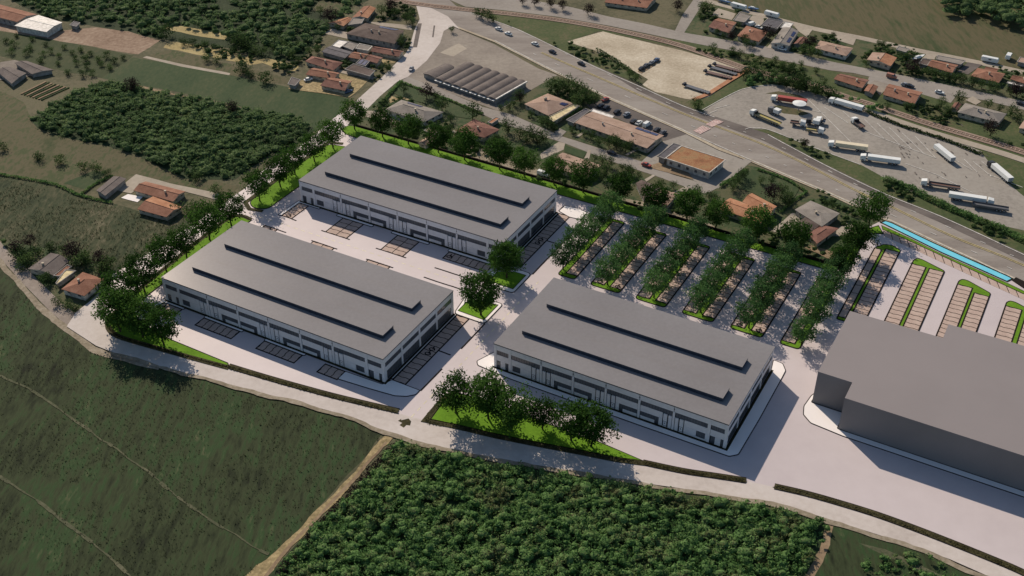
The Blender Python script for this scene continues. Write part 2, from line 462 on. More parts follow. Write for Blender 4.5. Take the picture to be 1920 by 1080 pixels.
lay("earth_bank", [(80, 240), (130, 258), (215, 274), (212, 286), (140, 275), (95, 258)], 'field_brown', "dry bank along the near edge of the wood", "bank")
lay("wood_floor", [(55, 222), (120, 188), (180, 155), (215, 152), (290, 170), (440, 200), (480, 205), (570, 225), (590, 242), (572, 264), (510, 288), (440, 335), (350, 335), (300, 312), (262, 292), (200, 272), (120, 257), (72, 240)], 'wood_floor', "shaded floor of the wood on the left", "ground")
lay("kitchen_garden", [(83, 152), (132, 165), (80, 188), (37, 175)], 'crop', "striped tan vegetable plot near the left edge", "garden", amp=.3)
lay("kitchen_garden", [(120, 342), (175, 318), (200, 322), (160, 355)], 'field_green', "small green plot above the grey shed", "garden", amp=.4)
lay("weedy_garden", [(0, 455), (20, 452), (100, 468), (200, 495), (196, 536), (167, 565), (140, 585), (115, 567), (80, 533), (50, 503)], 'lawn', "weedy garden of the two houses by the old lane", "garden", amp=.3)

# far side of the highway
lay("eastern_field", [(1325, -60), (2500, -160), (2500, 260), (1920, 132), (1813, 108), (1713, 88), (1613, 66), (1527, 50), (1440, 28), (1357, 6)], 'field_east', "broad brown and green field in the upper right", "field")
lay("village_gardens", [(1308, 0), (1322, 0), (1357, 8), (1527, 54), (1713, 92), (1920, 134), (2100, 170), (2100, 250), (1920, 190), (1780, 160), (1560, 115), (1440, 87), (1280, 60), (1280, 48)], 'lawn', "gardens along the village road in the upper right", "garden", amp=.3)
lay("railway_verge", [(850, 18), (1067, 42), (1173, 62), (1280, 75), (1413, 103), (1557, 132), (1650, 150), (1800, 195), (1920, 215), (2100, 250), (2100, 350), (1920, 300), (1747, 240), (1580, 188), (1403, 136), (1280, 90), (1067, 45)], 'verge', "grassy land on both sides of the railway", "verge")
lay("bank_meadow", [(858, 16), (960, 28), (1067, 42), (1130, 55), (1063, 78), (1100, 92), (1180, 127), (1200, 150), (1205, 158), (1107, 119), (973, 54), (883, 22)], 'verge', "brown and green bank between highway and railway", "verge")
lay("lorry_park_verge", [(1290, 190), (1403, 130), (1500, 150), (1600, 190), (1747, 240), (1920, 290), (2200, 380), (2200, 640), (1920, 475), (1766, 404), (1657, 360), (1547, 307), (1440, 250), (1340, 218), (1300, 205)], 'verge', "grass verges round the lorry park", "verge")
# the near side of the highway: gardens between the lane and the site
lay("near_gardens", [(690, 200), (712, 180), (745, 153), (840, 184), (940, 231), (1057, 268), (1080, 274), (1147, 303), (1230, 330), (1287, 351), (1320, 361), (1347, 350), (1397, 308), (1420, 312), (1547, 362), (1665, 416), (1640, 432), (1590, 500), (1570, 512), (1293, 430), (1090, 366), (957, 325), (757, 266), (650, 236)], 'lawn', "gardens of the houses behind the tree row", "garden", amp=.3)
lay("wayside_gardens", [(940, 205), (1040, 140), (1140, 182), (1130, 205), (1100, 222), (1080, 240), (1110, 232), (1210, 280), (1245, 262), (1260, 270), (1210, 300), (1150, 284), (1060, 255), (960, 214)], 'lawn', "gardens between the lane and the highway", "garden", amp=.3)
lay("left_village_ground", [(540, 165), (545, 140), (575, 110), (600, 80), (640, 20), (690, 0), (770, 5), (785, 35), (775, 55), (765, 87), (755, 102), (735, 124), (712, 147), (660, 180), (600, 174)], 'ground', "trodden ground between the houses at the junction", "ground")

# yards and hard standings
lay("warehouse_yard", [(850, 50), (927, 82), (1010, 128), (1045, 140), (1000, 165), (935, 207), (930, 206), (757, 141), (800, 113), (822, 82), (830, 57)], 'yard', "grey yard around the long-roofed warehouse", "yard", amp=.2)
lay("yard_patch", [(825, 98), (860, 80), (875, 90), (850, 105)], 'drive', "pale patch of newer concrete in the warehouse yard", "yard", amp=.4)
lay("shop_yard", [(1203, 302), (1245, 262), (1290, 246), (1347, 280), (1407, 303), (1370, 335), (1347, 352), (1320, 345), (1310, 341)], 'lot', "grey yard around the tile-roofed shop", "yard", amp=.2)
lay("roadside_parking", [(1100, 196), (1137, 183), (1280, 247), (1290, 250), (1245, 264), (1160, 222), (1110, 206)], 'highway_dark', "parking strip with a row of cars beside the highway", "car park", amp=.2)
lay("gravel_lot", [(1063, 77), (1095, 68), (1130, 58), (1200, 75), (1280, 94), (1403, 130), (1328, 180), (1307, 188), (1280, 183), (1230, 172), (1205, 158), (1215, 148), (1180, 127), (1110, 92)], 'gravel', "pale gravel lot beyond the highway", "lot", amp=.6)
lay("lorry_park", [(1318, 207), (1345, 190), (1373, 175), (1403, 163), (1447, 158), (1487, 163), (1557, 182), (1620, 203), (1697, 230), (1780, 257), (1840, 283), (1867, 320), (1900, 350), (1960, 400), (1960, 440), (1865, 418), (1783, 383), (1707, 358), (1661, 334), (1613, 307), (1513, 270), (1442, 242), (1397, 240), (1385, 246), (1330, 220)], 'lot', "grey lorry park with faded stall lines", "lorry park", amp=.25)
lay("traffic_island", [(1440, 200), (1462, 196), (1500, 205), (1517, 212), (1505, 216), (1470, 212)], 'field_brown', "grass island inside the lorry park", "island", amp=.2)
lay("traffic_island", [(1435, 174), (1460, 170), (1500, 178), (1515, 186), (1500, 184), (1460, 177)], 'field_brown', "thin grass island by the red lorry", "island", amp=.2)
lay("village_square", [(1630, 143), (1700, 152), (1798, 172), (1783, 192), (1730, 176), (1660, 160), (1625, 156)], 'road_grey', "asphalt forecourt of the orange-roofed house by the village road", "forecourt", amp=.1)

# roads
lay("highway", [(690, -25), (763, 0), (853, 50), (927, 78), (1023, 127), (1137, 183), (1280, 246), (1347, 280), (1407, 302), (1547, 361), (1605, 388), (1665, 414), (1702, 431), (1920, 534), (2250, 690), (2250, 630), (1920, 474), (1841, 438), (1766, 404), (1657, 360), (1547, 307), (1440, 250), (1340, 217), (1280, 196), (1200, 160), (1107, 119), (973, 54), (883, 22), (855, 10), (800, -40)], 'highway', "wide worn highway running from the junction to the right edge", "highway", amp=0)
lay("road_shoulder", [(853, 47), (927, 75), (1023, 123), (1137, 178), (1280, 241), (1347, 275), (1407, 297), (1547, 355), (1605, 381), (1665, 408), (1702, 425), (1920, 527), (2250, 680), (2250, 690), (1920, 534), (1702, 431), (1665, 414), (1605, 388), (1547, 361), (1407, 302), (1347, 280), (1280, 246), (1137, 183), (1023, 127), (927, 78), (853, 50)], 'gravel', "pale shoulder along the near side of the highway", "road", amp=0)
lay("road_kerb", [(853, 50), (927, 78), (1023, 127), (1137, 183), (1280, 246), (1347, 280), (1407, 302), (1547, 361), (1605, 388), (1665, 414), (1702, 431), (1920, 534), (2250, 690), (2250, 692), (1920, 535.5), (1702, 432.2), (1665, 415.2), (1605, 389.2), (1547, 362.2), (1407, 303.2), (1347, 281.2), (1280, 247.2), (1137, 184), (1023, 128), (927, 79), (853, 51)], 'ink', "dark kerb along the near side of the highway", "kerb", amp=0)
lay("dark_lane", [(1125, 126), (1200, 160), (1280, 196), (1340, 217), (1440, 250), (1547, 307), (1657, 360), (1766, 404), (1920, 474), (2250, 630), (2250, 646), (1920, 490), (1762, 416), (1650, 367), (1540, 317), (1433, 264), (1335, 228), (1275, 206), (1195, 169)], 'highway_dark', "darker outer lane of the highway", "road", amp=0)
lay("junction_road", [(780, 8), (787, 35), (777, 55), (768, 87), (760, 100), (737, 123), (713, 147), (672, 184), (640, 214), (650, 234), (687, 205), (712, 180), (745, 152), (765, 143), (800, 113), (825, 80), (832, 57), (850, 48), (862, 54), (840, 30), (800, 10)], 'road_pale', "pale curved road from the highway junction towards the halls", "road", amp=0)
lay("road_patch", [(783, 43), (791, 43), (782, 88), (774, 88)], 'highway_dark', "dark patched lane of the junction road", "road", amp=0)
lay("road_patch", [(813, 47), (816, 47), (813, 69), (810, 69)], 'highway_dark', "dark traffic island on the junction road", "road", amp=0)
lay("village_lane", [(750, 152), (765, 143), (840, 172), (907, 200), (960, 214), (1057, 256), (1080, 263), (1155, 287), (1203, 302), (1260, 326), (1310, 341), (1345, 352), (1320, 362), (1287, 350), (1230, 329), (1147, 302), (1057, 267), (940, 230), (840, 183)], 'road_grey', "grey village lane through the gardens", "lane", amp=0)
lay("side_lane", [(1310, 341), (1322, 342), (1363, 308), (1400, 296), (1410, 302), (1392, 312), (1347, 350), (1330, 360)], 'road_grey', "short side lane joining the village lane to the highway", "lane", amp=0)
lay("village_road", [(800, -20), (900, -10), (1000, 0), (1073, 13), (1140, 30), (1207, 43), (1280, 60), (1440, 87), (1560, 115), (1700, 142), (1817, 167), (1920, 189), (2200, 250), (2200, 272), (1920, 205), (1850, 188), (1783, 176), (1690, 156), (1600, 136), (1557, 131), (1413, 102), (1280, 76), (1140, 47), (1040, 30), (940, 18), (873, 12)], 'road_grey', "grey village road in front of the orange-roofed houses", "road", amp=0)
lay("cross_road", [(1265, 58), (1280, 27), (1308, -12), (1325, -12), (1312, 15), (1282, 62)], 'road_grey', "short cross road at the top of the picture", "road", amp=0)
road("field_track", [(1315, -2), (1357, 9), (1440, 31), (1527, 53), (1613, 70), (1713, 92), (1813, 112), (1920, 135), (2150, 190)], 5.0, 'drive', "pale track between the gardens and the eastern field", "track")
lay("old_lane", [(-120, 340), (0, 452), (15, 470), (50, 503), (80, 533), (115, 567), (140, 585), (167, 565), (195, 538), (212, 545), (190, 600), (200, 640), (180, 648), (133, 617), (93, 582), (50, 538), (17, 502), (0, 484), (-150, 380)], 'road_left', "old asphalt lane coming in from the left edge", "lane", amp=0)
lay("lane_verge", [(-150, 380), (0, 484), (50, 538), (93, 582), (133, 617), (180, 648), (213, 662), (300, 688), (298, 694), (210, 672), (172, 658), (120, 622), (80, 588), (38, 540), (0, 500), (-150, 396)], 'shoulder', "worn earth edge along the old lane", "verge", step=2, amp=.8)
lay("dirt_track", [(718, 818), (737, 819), (690, 872), (645, 925), (585, 985), (530, 1045), (490, 1100), (440, 1100), (510, 1040), (580, 970), (640, 912)], 'sand', "sandy farm track between meadow and wood", "track", step=1.6, amp=1.3)
lay("tyre_rut", [(722, 828), (727, 828), (650, 915), (560, 1008), (498, 1085), (488, 1085), (553, 1008), (645, 912)], 'dirt', "darker grassy middle of the farm track", "track", step=2.5, amp=.7)
for line, lab in (([(-40, 677), (0, 702), (60, 733), (150, 793), (250, 865), (350, 941), (440, 1002), (504, 1038)], "faint trodden line across the dark meadow"),
                  ([(-40, 864), (0, 890), (80, 947), (170, 1015), (250, 1085)], "second faint line near the lower left corner")):
    P = refine(smooth_line(Gs(line), 4), .9, .55, len(line), False)
    _z[0] += .0061
    o = tag(empty("meadow_path", lab, "path"), lab, "path", None, "structure")
    k = 0
    while k < len(P) - 3:
        n = int(rng.integers(2, 7))
        MB().ribbon(P[k:k + n + 1], rng.uniform(.3, 1.15), _z[0] - .01, _z[0] + .0006 * (len(o.children) % 7)).build("trodden_patch", MT['line_grass'], o)
        k += n - 1 + int(rng.integers(0, 2))
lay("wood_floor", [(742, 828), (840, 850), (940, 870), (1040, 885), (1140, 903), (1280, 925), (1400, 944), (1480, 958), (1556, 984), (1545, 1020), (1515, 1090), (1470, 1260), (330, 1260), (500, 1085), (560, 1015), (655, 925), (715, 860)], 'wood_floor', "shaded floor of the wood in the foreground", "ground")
lay("clearing", [(1548, 980), (1600, 995), (1690, 1022), (1790, 1058), (1900, 1110), (1900, 1250), (1470, 1250), (1515, 1090), (1542, 1030)], 'field_dark', "grassy clearing at the lower right", "clearing")
lay("forest_ride", [(1545, 985), (1562, 985), (1556, 1020), (1536, 1062), (1510, 1120), (1490, 1120), (1520, 1060), (1540, 1018)], 'dirt', "brown ride between the wood and the clearing", "track", step=2, amp=.6)
lay("clearing_path", [(1612, 1018), (1660, 1030), (1720, 1055), (1780, 1085), (1775, 1090), (1710, 1062), (1650, 1038)], 'line_grass', "thin straw-coloured path in the clearing", "path", step=2, amp=.6)

# driveways, terraces and small yards between the houses
DRIVES = [
    ([(687, 207), (723, 207), (763, 222), (753, 229), (733, 228), (685, 218)], 'drive', "curved pale driveway in front of the grey villa"),
    ([(717, 186), (730, 178), (748, 184), (733, 192)], 'sand', "tan terrace left of the grey villa"),
    ([(752, 182), (757, 180), (775, 187), (770, 191)], 'sand', "small tan terrace behind the grey villa"),
    ([(1012, 288), (1048, 265), (1060, 268), (1057, 280), (1015, 298)], 'drive', "pale driveway beside the brown-pink house"),
    ([(842, 247), (852, 243), (907, 260), (897, 264)], 'drive', "narrow pale terrace along the red hipped house"),
    ([(1447, 432), (1485, 398), (1510, 404), (1480, 428), (1462, 437)], 'drive', "cluttered pale terrace beside the grey flat house"),
    ([(1550, 442), (1587, 417), (1600, 420), (1592, 440), (1562, 443)], 'drive', "pale driveway near the corner tree"),
    ([(1508, 463), (1520, 458), (1583, 478), (1570, 492)], 'dirt', "brown dug plot behind the parking lot"),
    ([(218, 356), (255, 326), (320, 343), (412, 362), (420, 372), (405, 374), (345, 358), (275, 342), (245, 362)], 'drive', "pale driveway of the house on the left"),
    ([(227, 370), (240, 363), (268, 368), (258, 378)], 'side', "small white terrace beside the grey shed"),
    ([(683, 39), (772, 47), (772, 56), (715, 48)], 'drive', "pale drive behind the long brown roof"),
    ([(607, 62), (622, 53), (750, 85), (742, 93)], 'drive', "long pale drive in front of the long brown roof"),
    ([(627, 128), (707, 145), (700, 149), (630, 134)], 'drive', "pale strip below the carport"),
    ([(540, 166), (560, 150), (600, 150), (637, 138), (693, 148), (668, 172), (655, 182), (600, 174)], 'sand', "sandy yard around the two lowest orange houses"),
    ([(718, 108), (748, 108), (740, 117), (685, 131)], 'sand', "pale yard beside the junction road"),
    ([(1332, 28), (1347, 15), (1380, 25), (1372, 37)], 'drive', "pale yard behind the first orange house"),
    ([(1400, 40), (1412, 28), (1435, 33), (1425, 51)], 'drive', "pale yard with a white van"),
    ([(1488, 47), (1525, 54), (1513, 69), (1497, 58)], 'drive', "pale yard beside the house with solar panels"),
    ([(1437, 89), (1445, 81), (1483, 88), (1478, 96)], 'drive', "pale forecourt with a white car"),
    ([(1795, 134), (1815, 116), (1842, 121), (1815, 139)], 'highway_dark', "dark asphalt yard between two orange houses"),
    ([(1560, 72), (1570, 65), (1605, 72), (1600, 84)], 'drive', "pale yard behind the pinkish house"),
    ([(1730, 109), (1738, 99), (1755, 103), (1752, 111)], 'drive', "small pale yard beside the white boat"),
    ([(1630, 157), (1640, 150), (1670, 158), (1650, 178)], 'yard', "grey yard between the two orange roofs"),
    ([(1810, 187), (1825, 180), (1840, 190), (1830, 196)], 'drive', "pale forecourt of the grey hipped house"),
    ([(1040, 245), (1050, 240), (1062, 246), (1045, 262)], 'lot', "asphalt entrance beside the hipped house"),
    ([(1080, 255), (1100, 242), (1104, 244), (1084, 257)], 'drive', "thin garden path to the long pink building"),
    ([(1172, 289), (1200, 274), (1204, 276), (1176, 291)], 'drive', "second garden path to the long pink building"),
    ([(1208, 336), (1224, 327), (1228, 329), (1212, 340)], 'drive', "garden path to the flat brown house"),
    ([(1096, 296), (1103, 280), (1108, 282), (1105, 297)], 'drive', "white doorstep path of the brown-pink house"),
    ([(1263, 360), (1285, 349), (1292, 352), (1282, 366)], 'drive', "pale ramp beside the pinkish flat house"),
    ([(1210, 312), (1240, 303), (1290, 322), (1300, 336)], 'dirt', "worn ground in front of the shop"),
    ([(0, 116), (27, 112), (100, 131), (60, 142), (0, 150)], 'yard', "grey yard of the sheds at the left edge"),
    ([(583, 20), (600, 0), (660, 8), (650, 20)], 'field_brown', "brown garden plot at the top", ),
    ([(1195, 133), (1232, 112), (1240, 114), (1203, 137)], 'dirt', "earth strip with parked cars in the gravel lot"),
]
for pts, m, lab in DRIVES:
    lay("driveway", pts, m, lab, "driveway", step=3, amp=.22)
lay("trodden_ground", [(1095, 362), (1150, 368), (1220, 380), (1290, 402), (1345, 425), (1338, 436), (1280, 419), (1170, 386), (1100, 368)], 'shoulder', "pale trodden ground behind the boundary wall", "ground", step=3, amp=.9)
lay("trodden_ground", [(840, 262), (900, 276), (950, 300), (1010, 318), (1005, 330), (940, 314), (850, 280)], 'shoulder', "pale trodden ground behind the rear tree row", "ground", step=3, amp=.9)
LAWNS = [
    ([(735, 170), (752, 155), (825, 185), (800, 195), (770, 185), (745, 178)], "lawn behind the grey villa"),
    ([(835, 185), (905, 210), (880, 222), (835, 215)], "lawn with a round tree beside the lane"),
    ([(1060, 272), (1100, 285), (1092, 296), (1058, 284)], "small lawn in front of the brown-pink house"),
    ([(945, 280), (1040, 262), (1010, 290), (960, 300)], "garden lawn beside the red hipped house"),
    ([(1350, 340), (1420, 318), (1500, 350), (1480, 385), (1450, 385), (1410, 360)], "wide lawn behind the big orange house"),
    ([(1530, 455), (1560, 442), (1598, 441), (1590, 470)], "lawn below the pale driveway"),
]
for pts, lab in LAWNS: lay("lawn", pts, 'field_green', lab, "lawn", step=3, amp=.4)
def stroke(name, pts, w, mat, label, cat="road marking", px=True):
    P = Gs(pts) if px else pts
    _z[0] += .0008
    return tag(MB().ribbon(P, w, _z[0] - .0005, _z[0] + .004).build(name, MT[mat]), label, cat, None, "structure")
Z_ROAD = _z[0] + .006

# painted marks on the roads
mb = MB()
ctr = smooth_line(Gs([(1015, 98), (1100, 135), (1280, 212), (1447, 277), (1610, 359), (1669, 386), (1785, 442), (1920, 497), (2150, 606)]), 8)
for d in (-.35, .35): mb.ribbon(offset(ctr, d * 1.2), .3, Z_ROAD, Z_ROAD + .004)
tag(mb.build("centre_line", MT['yellow_road']), "double yellow centre line of the highway", "road marking", None, "structure")
mb = MB()
for poly in ([(883, 24), (973, 56), (1107, 121), (1200, 162), (1280, 198), (1340, 219)], [(1440, 252), (1547, 309), (1657, 362), (1766, 406), (1920, 477), (2100, 560)],
             [(927, 75), (1023, 124), (1137, 180), (1280, 243), (1407, 299), (1547, 358), (1700, 427), (1920, 530)]):
    mb.ribbon(smooth_line(Gs(poly), 4), .42, Z_ROAD, Z_ROAD + .004)
for poly in ([(1060, 100), (1280, 205), (1440, 264), (1650, 367), (1920, 488)], [(1000, 100), (1280, 228), (1447, 298), (1610, 374), (1920, 514)]):
    P = smooth_line(Gs(poly), 14)
    for i in range(0, len(P) - 1, 3): mb.ribbon([P[i], ((P[i][0] + P[i + 1][0]) / 2, (P[i][1] + P[i + 1][1]) / 2)], .32, Z_ROAD, Z_ROAD + .004)
tag(mb.build("lane_line", MT['white_paint']), "white edge and lane lines of the highway", "road marking", None, "structure")
cw = empty("crossing", "faded red and white zebra crossing on the highway", "crossing", kind="structure")
for quad in ([(1300, 245), (1317, 235), (1333, 241), (1313, 251)], [(1323, 232.5), (1342, 223), (1357, 228), (1335, 238)]):
    MB().prism(Gs(quad), Z_ROAD + .005, Z_ROAD + .009).build("red_patch", MT['red_paint'], cw)
    q = [Vector(p) for p in Gs(quad)]
    for k in range(5):
        t0, t1 = (k + .3) / 5, (k + .75) / 5
        a, b = q[0].lerp(q[3], t0), q[0].lerp(q[3], t1); c, d = q[1].lerp(q[2], t1), q[1].lerp(q[2], t0)
        MB().prism([tuple(a), tuple(b), tuple(c), tuple(d)], Z_ROAD + .0095, Z_ROAD + .012).build("stripe", MT['white_paint'], cw)
mb = MB()
W2 = lambda x, y: (1600 + x / 4.909, 200 + y / 4.909)
for a, b in (((100, 110), (290, 300)), ((220, 150), (430, 350)), ((330, 190), (540, 390)), ((450, 240), (650, 430)), ((570, 270), (760, 470)), ((930, 480), (1090, 580)), ((1020, 480), (1140, 600)),
             ((1100, 500), (1270, 640)), ((1180, 500), (1400, 690)), ((430, 350), (760, 470)), ((0, 185), (430, 350)), ((480, 520), (760, 620)), ((760, 620), (1100, 790)), ((1240, 620), (1560, 740))):
    mb.ribbon(Gs([W2(*a), W2(*b)]), .28, Z_ROAD, Z_ROAD + .004)
for a, b in (((1513, 184), (1620, 290)), ((1545, 200), (1590, 230)), ((1580, 208), (1612, 236)), ((1517, 205), (1548, 212)), ((1340, 203), (1368, 196)), ((1330, 212), (1345, 206))):
    mb.ribbon(Gs([a, b]), .28, Z_ROAD, Z_ROAD + .004)
mb.ribbon(smooth_line(Gs([(1316, 206), (1373, 175), (1403, 164), (1447, 159), (1487, 164)]), 6), .35, Z_ROAD, Z_ROAD + .004)
mb.ribbon(smooth_line(Gs([(1397, 242), (1410, 239), (1442, 243), (1513, 271), (1613, 308)]), 6), .35, Z_ROAD, Z_ROAD + .004)
tag(mb.build("stall_line", MT['white_paint']), "faded white stall lines of the lorry park", "road marking", None, "structure")
# dark tyre marks and oil stains on the lorry park
mb = MB()
for k in range(46):
    c = W2(rng.uniform(380, 1250), rng.uniform(120, 660)); d = rng.uniform(2, 7); a = rng.uniform(.5, 1.0)
    P = refine(Gs([c, (c[0] + d * math.cos(a), c[1] + d * math.sin(a))]), .6, .25, k, False)
    mb.ribbon(P, rng.uniform(.25, .7), Z_ROAD + .0045, Z_ROAD + .007)
tag(mb.build("tyre_mark", MT['highway_dark']), "dark tyre marks and stains on the lorry park", "stain", None, "structure")

# railway: ballast bed, sleepers, two rails
RL = smooth_line(Gs([(690, -12), (765, 4), (860, 16), (960, 26), (1067, 40), (1173, 60), (1280, 86), (1403, 129), (1513, 155), (1580, 179), (1647, 200), (1747, 233), (1920, 285), (2200, 380)]), 10)
rw = empty("railway", "single railway track running behind the gravel lot and the lorry park", "railway", kind="structure")
mb = MB(); mb.ribbon(RL, 5.0, -.2, Z_ROAD + .06); mb.build("ballast", MT['ballast'], rw)
mb = MB(); acc = 0.0
for a, b in zip(RL, RL[1:]):
    l = math.hypot(b[0] - a[0], b[1] - a[1]); ux, uy = (b[0] - a[0]) / l, (b[1] - a[1]) / l; t = acc
    while t < l:
        x, y = a[0] + ux * t, a[1] + uy * t
        mb.prism([(x - uy * 1.3 - ux * .22, y + ux * 1.3 - uy * .22), (x + uy * 1.3 - ux * .22, y - ux * 1.3 - uy * .22), (x + uy * 1.3 + ux * .22, y - ux * 1.3 + uy * .22), (x - uy * 1.3 + ux * .22, y + ux * 1.3 + uy * .22)], Z_ROAD + .05, Z_ROAD + .14, base=False)
        t += 1.8
    acc = t - l
so = mb.build("sleeper", MT['sleeper'], rw); so["kind"] = "stuff"
for d in (-.72, .72): MB().ribbon(offset(RL, d), .12, Z_ROAD + .14, Z_ROAD + .28).build("rail", MT['rail'], rw)
mb = MB(); mb.ribbon(offset(smooth_line(Gs([(1600, 186), (1747, 236), (1920, 288), (2150, 370)]), 8), -5.5), 4.5, -.2, Z_ROAD + .02)
tag(mb.build("service_track", MT['drive']), "pale service track beside the railway", "track", None, "structure")

# ------------------------------------------------------------------ the new site: paving
SOUTH = [(1280, 886), (1155, 865), (1005, 835), (855, 802), (795, 791), (740, 776), (640, 750), (497, 711), (430, 691), (363, 674), (263, 645), (222, 632), (203, 617)]
site = Gs([(195, 538), (213, 513), (273, 478), (313, 452), (347, 430), (360, 423), (400, 395), (430, 372), (457, 355), (490, 322), (555, 277), (590, 253), (613, 232), (638, 212), (652, 234)]) + \
    Rs([(-14, 106.3), (72, 104.9), (108, 104.0), (143, 102.6), (153.2, 102.4), (153.2, 124.5)]) + Gs([(1652, 414), (1702, 440), (1897, 522), (1960, 560), (2300, 720), (2300, 1330), (2000, 1125), (1913, 1074), (1847, 1047), (1780, 1020), (1713, 993), (1647, 969), (1580, 948), (1513, 930), (1450, 915), (1398, 905)] + SOUTH + [(190, 600), (192, 560)])
tag(MB().sheet(site, ZS - .012).build("site_paving", MT['site']), "pale smooth paving of the new business park", "paving", None, "structure")
proad = Gs([(200, 545), (167, 566), (142, 586), (125, 612), (180, 648), (213, 661), (297, 686), (347, 699), (397, 712), (497, 738), (640, 776), (740, 815), (840, 842), (940, 862), (1040, 877), (1140, 896), (1280, 916), (1380, 932), (1480, 950), (1563, 976), (1680, 1013), (1780, 1048), (1880, 1092), (2000, 1150), (2300, 1330),
            (2300, 1300), (2010, 1120), (1913, 1070), (1780, 1016), (1647, 965), (1513, 926), (1400, 902)] + [(x, y - 3) for x, y in SOUTH] + [(196, 600)])
tag(MB().sheet(proad, ZS - .004).build("south_road", MT['road_pale']), "pale road along the front of the business park", "road", None, "structure")
_z[0] = ZS - .003
lay("road_edge", [(205, 657), (213, 660), (297, 685), (397, 711), (497, 737), (640, 775), (740, 814), (840, 841), (940, 861), (1040, 876), (1140, 895), (1280, 915), (1380, 931), (1480, 949), (1563, 975), (1680, 1012), (1780, 1047), (1880, 1092), (1870, 1097), (1780, 1056), (1680, 1020), (1563, 984), (1480, 957), (1380, 939), (1280, 922), (1140, 902), (1040, 884), (940, 869), (840, 849), (740, 822), (640, 782), (497, 744), (397, 717), (297, 691), (213, 668)], 'shoulder', "worn earth shoulder of the pale front road", "verge", step=2, amp=.9)
_z[0] = ZS

def island(name, poly, mat, label, h=.13, kerb=.35, top_kerb=True, cat="planting island", step=0):
    o = tag(MB().prism(poly, ZS - .1, ZS + h).build(name, MT[mat]), label, cat, None, "structure")
    if kerb: MB().ribbon(poly if area(poly) > 0 else poly[::-1], kerb, ZS - .05, ZS + h + .02, True).build("kerb", MT['ink'], o)
    return o
def rounded(pts, r, n=4):
    out = []; m = len(pts)
    for i in range(m):
        p = Vector(pts[i]); a = Vector(pts[i - 1]) - p; b = Vector(pts[(i + 1) % m]) - p
        rr = min(r, a.length * .45, b.length * .45); A = p + a.normalized() * rr; B = p + b.normalized() * rr
        for k in range(n + 1):
            t = k / n; out.append(tuple(A * (1 - t) ** 2 + p * 2 * t * (1 - t) + B * t * t))
    return out
# planting strips round the edge
island("grass_island", rounded(Rs([(-6, 93.2), (-14.6, 91.8), (-14.2, 70), (-13.4, 50), (-10, 48), (-6, 49.5), (-6, 60)]), 3), 'turf', "bright grass strip left of the rear hall")
mb = MB().ribbon(Rs([(-10.5, 94.2), (-15.2, 92.5), (-14.9, 70), (-14.3, 49.4), (-10.8, 47), (-6.5, 48)]), 1.7, ZS - .05, ZS + .16)
tag(mb.build("planting_strip", MT['strip']), "brown planted edge round the grass strip left of the rear hall", "planting strip", None, "structure")
island("grass_island", Rs([(-17.1, 102.2), (-16.4, 105.8), (-14, 106.2), (30, 105.5), (72, 104.8), (108, 103.9), (143, 102.5), (153.3, 102.2), (153.3, 124.4), (156.8, 129.4), (159.2, 125.6), (155.6, 124.2), (155.0, 104), (151.5, 99.8), (149, 99.7), (66, 99.7), (-10, 99.7), (-14, 100.3)]), 'turf', "long bright grass strip under the rear tree row")
out2 = Gs([(453, 405), (430, 409), (388, 440), (352, 468), (322, 493), (280, 527), (243, 560), (214, 588), (203, 605), (206, 619), (222, 631), (263, 644), (313, 658), (363, 672), (430, 690)])
island("grass_island", Rs([(-6.2, 42.3)]) + Gs([(470, 413)]) + out2 + Gs([(427, 681), (320, 637), (262, 605), (250, 585), (255, 572), (272, 557)]) + Rs([(-6.2, 4.2)]), 'turf', "curved bright grass strip left of the left hall")
tag(MB().ribbon(smooth_line([Gs([(470, 412)])[0]] + out2, 3), 2.0, ZS - .05, ZS + .15).build("planting_strip", MT['strip']), "brown planted edge round the curved grass strip", "planting strip", None, "structure")
tri = Gs([(807, 787), (835, 749), (860, 738), (920, 752), (997, 783), (1045, 802), (1125, 830), (1205, 864), (1155, 858), (1080, 843), (1005, 829), (930, 814), (855, 796)])
island("grass_island", tri, 'turf', "triangular bright grass island in front of the right hall")
tri2 = Gs([(860, 736), (833, 746), (798, 788), (855, 800), (930, 818), (1005, 833), (1080, 847), (1155, 862), (1210, 869)])
tag(MB().ribbon(tri2, 2.0, ZS - .05, ZS + .15).build("planting_strip", MT['strip']), "brown planted edge round the triangular grass island", "planting strip", None, "structure")
for line, lab in (([(428, 686), (497, 707), (568, 727), (640, 746), (747, 771)], "thin planted verge in front of the left hall"),
                  ([(1205, 867), (1280, 883), (1340, 892), (1399, 901)], "thin planted verge in front of the right hall"),
                  ([(1452, 912), (1513, 926), (1580, 945), (1647, 966), (1713, 990), (1780, 1016), (1847, 1043), (1913, 1071), (1990, 1110)], "thin planted verge beside the grey block building")):
    P = smooth_line(Gs(line), 4)
    o = tag(MB().ribbon(P, 1.9, ZS - .05, ZS + .12).build("planting_strip", MT['strip']), lab, "planting strip", None, "structure")
    for d in (-1.05, 1.05): MB().ribbon(offset(P, d), .26, ZS - .05, ZS + .13).build("kerb", MT['ink'], o)
# low dark wall behind the rear grass strip
tag(MB().ribbon(Rs([(-15, 106.8), (30, 106.1), (72, 105.4), (108, 104.5), (143, 103.1), (152.6, 102.9), (152.6, 124)]), .5, -.24, .75).build("boundary_wall", MT['ink']), "low dark boundary wall behind the rear tree row", "wall")

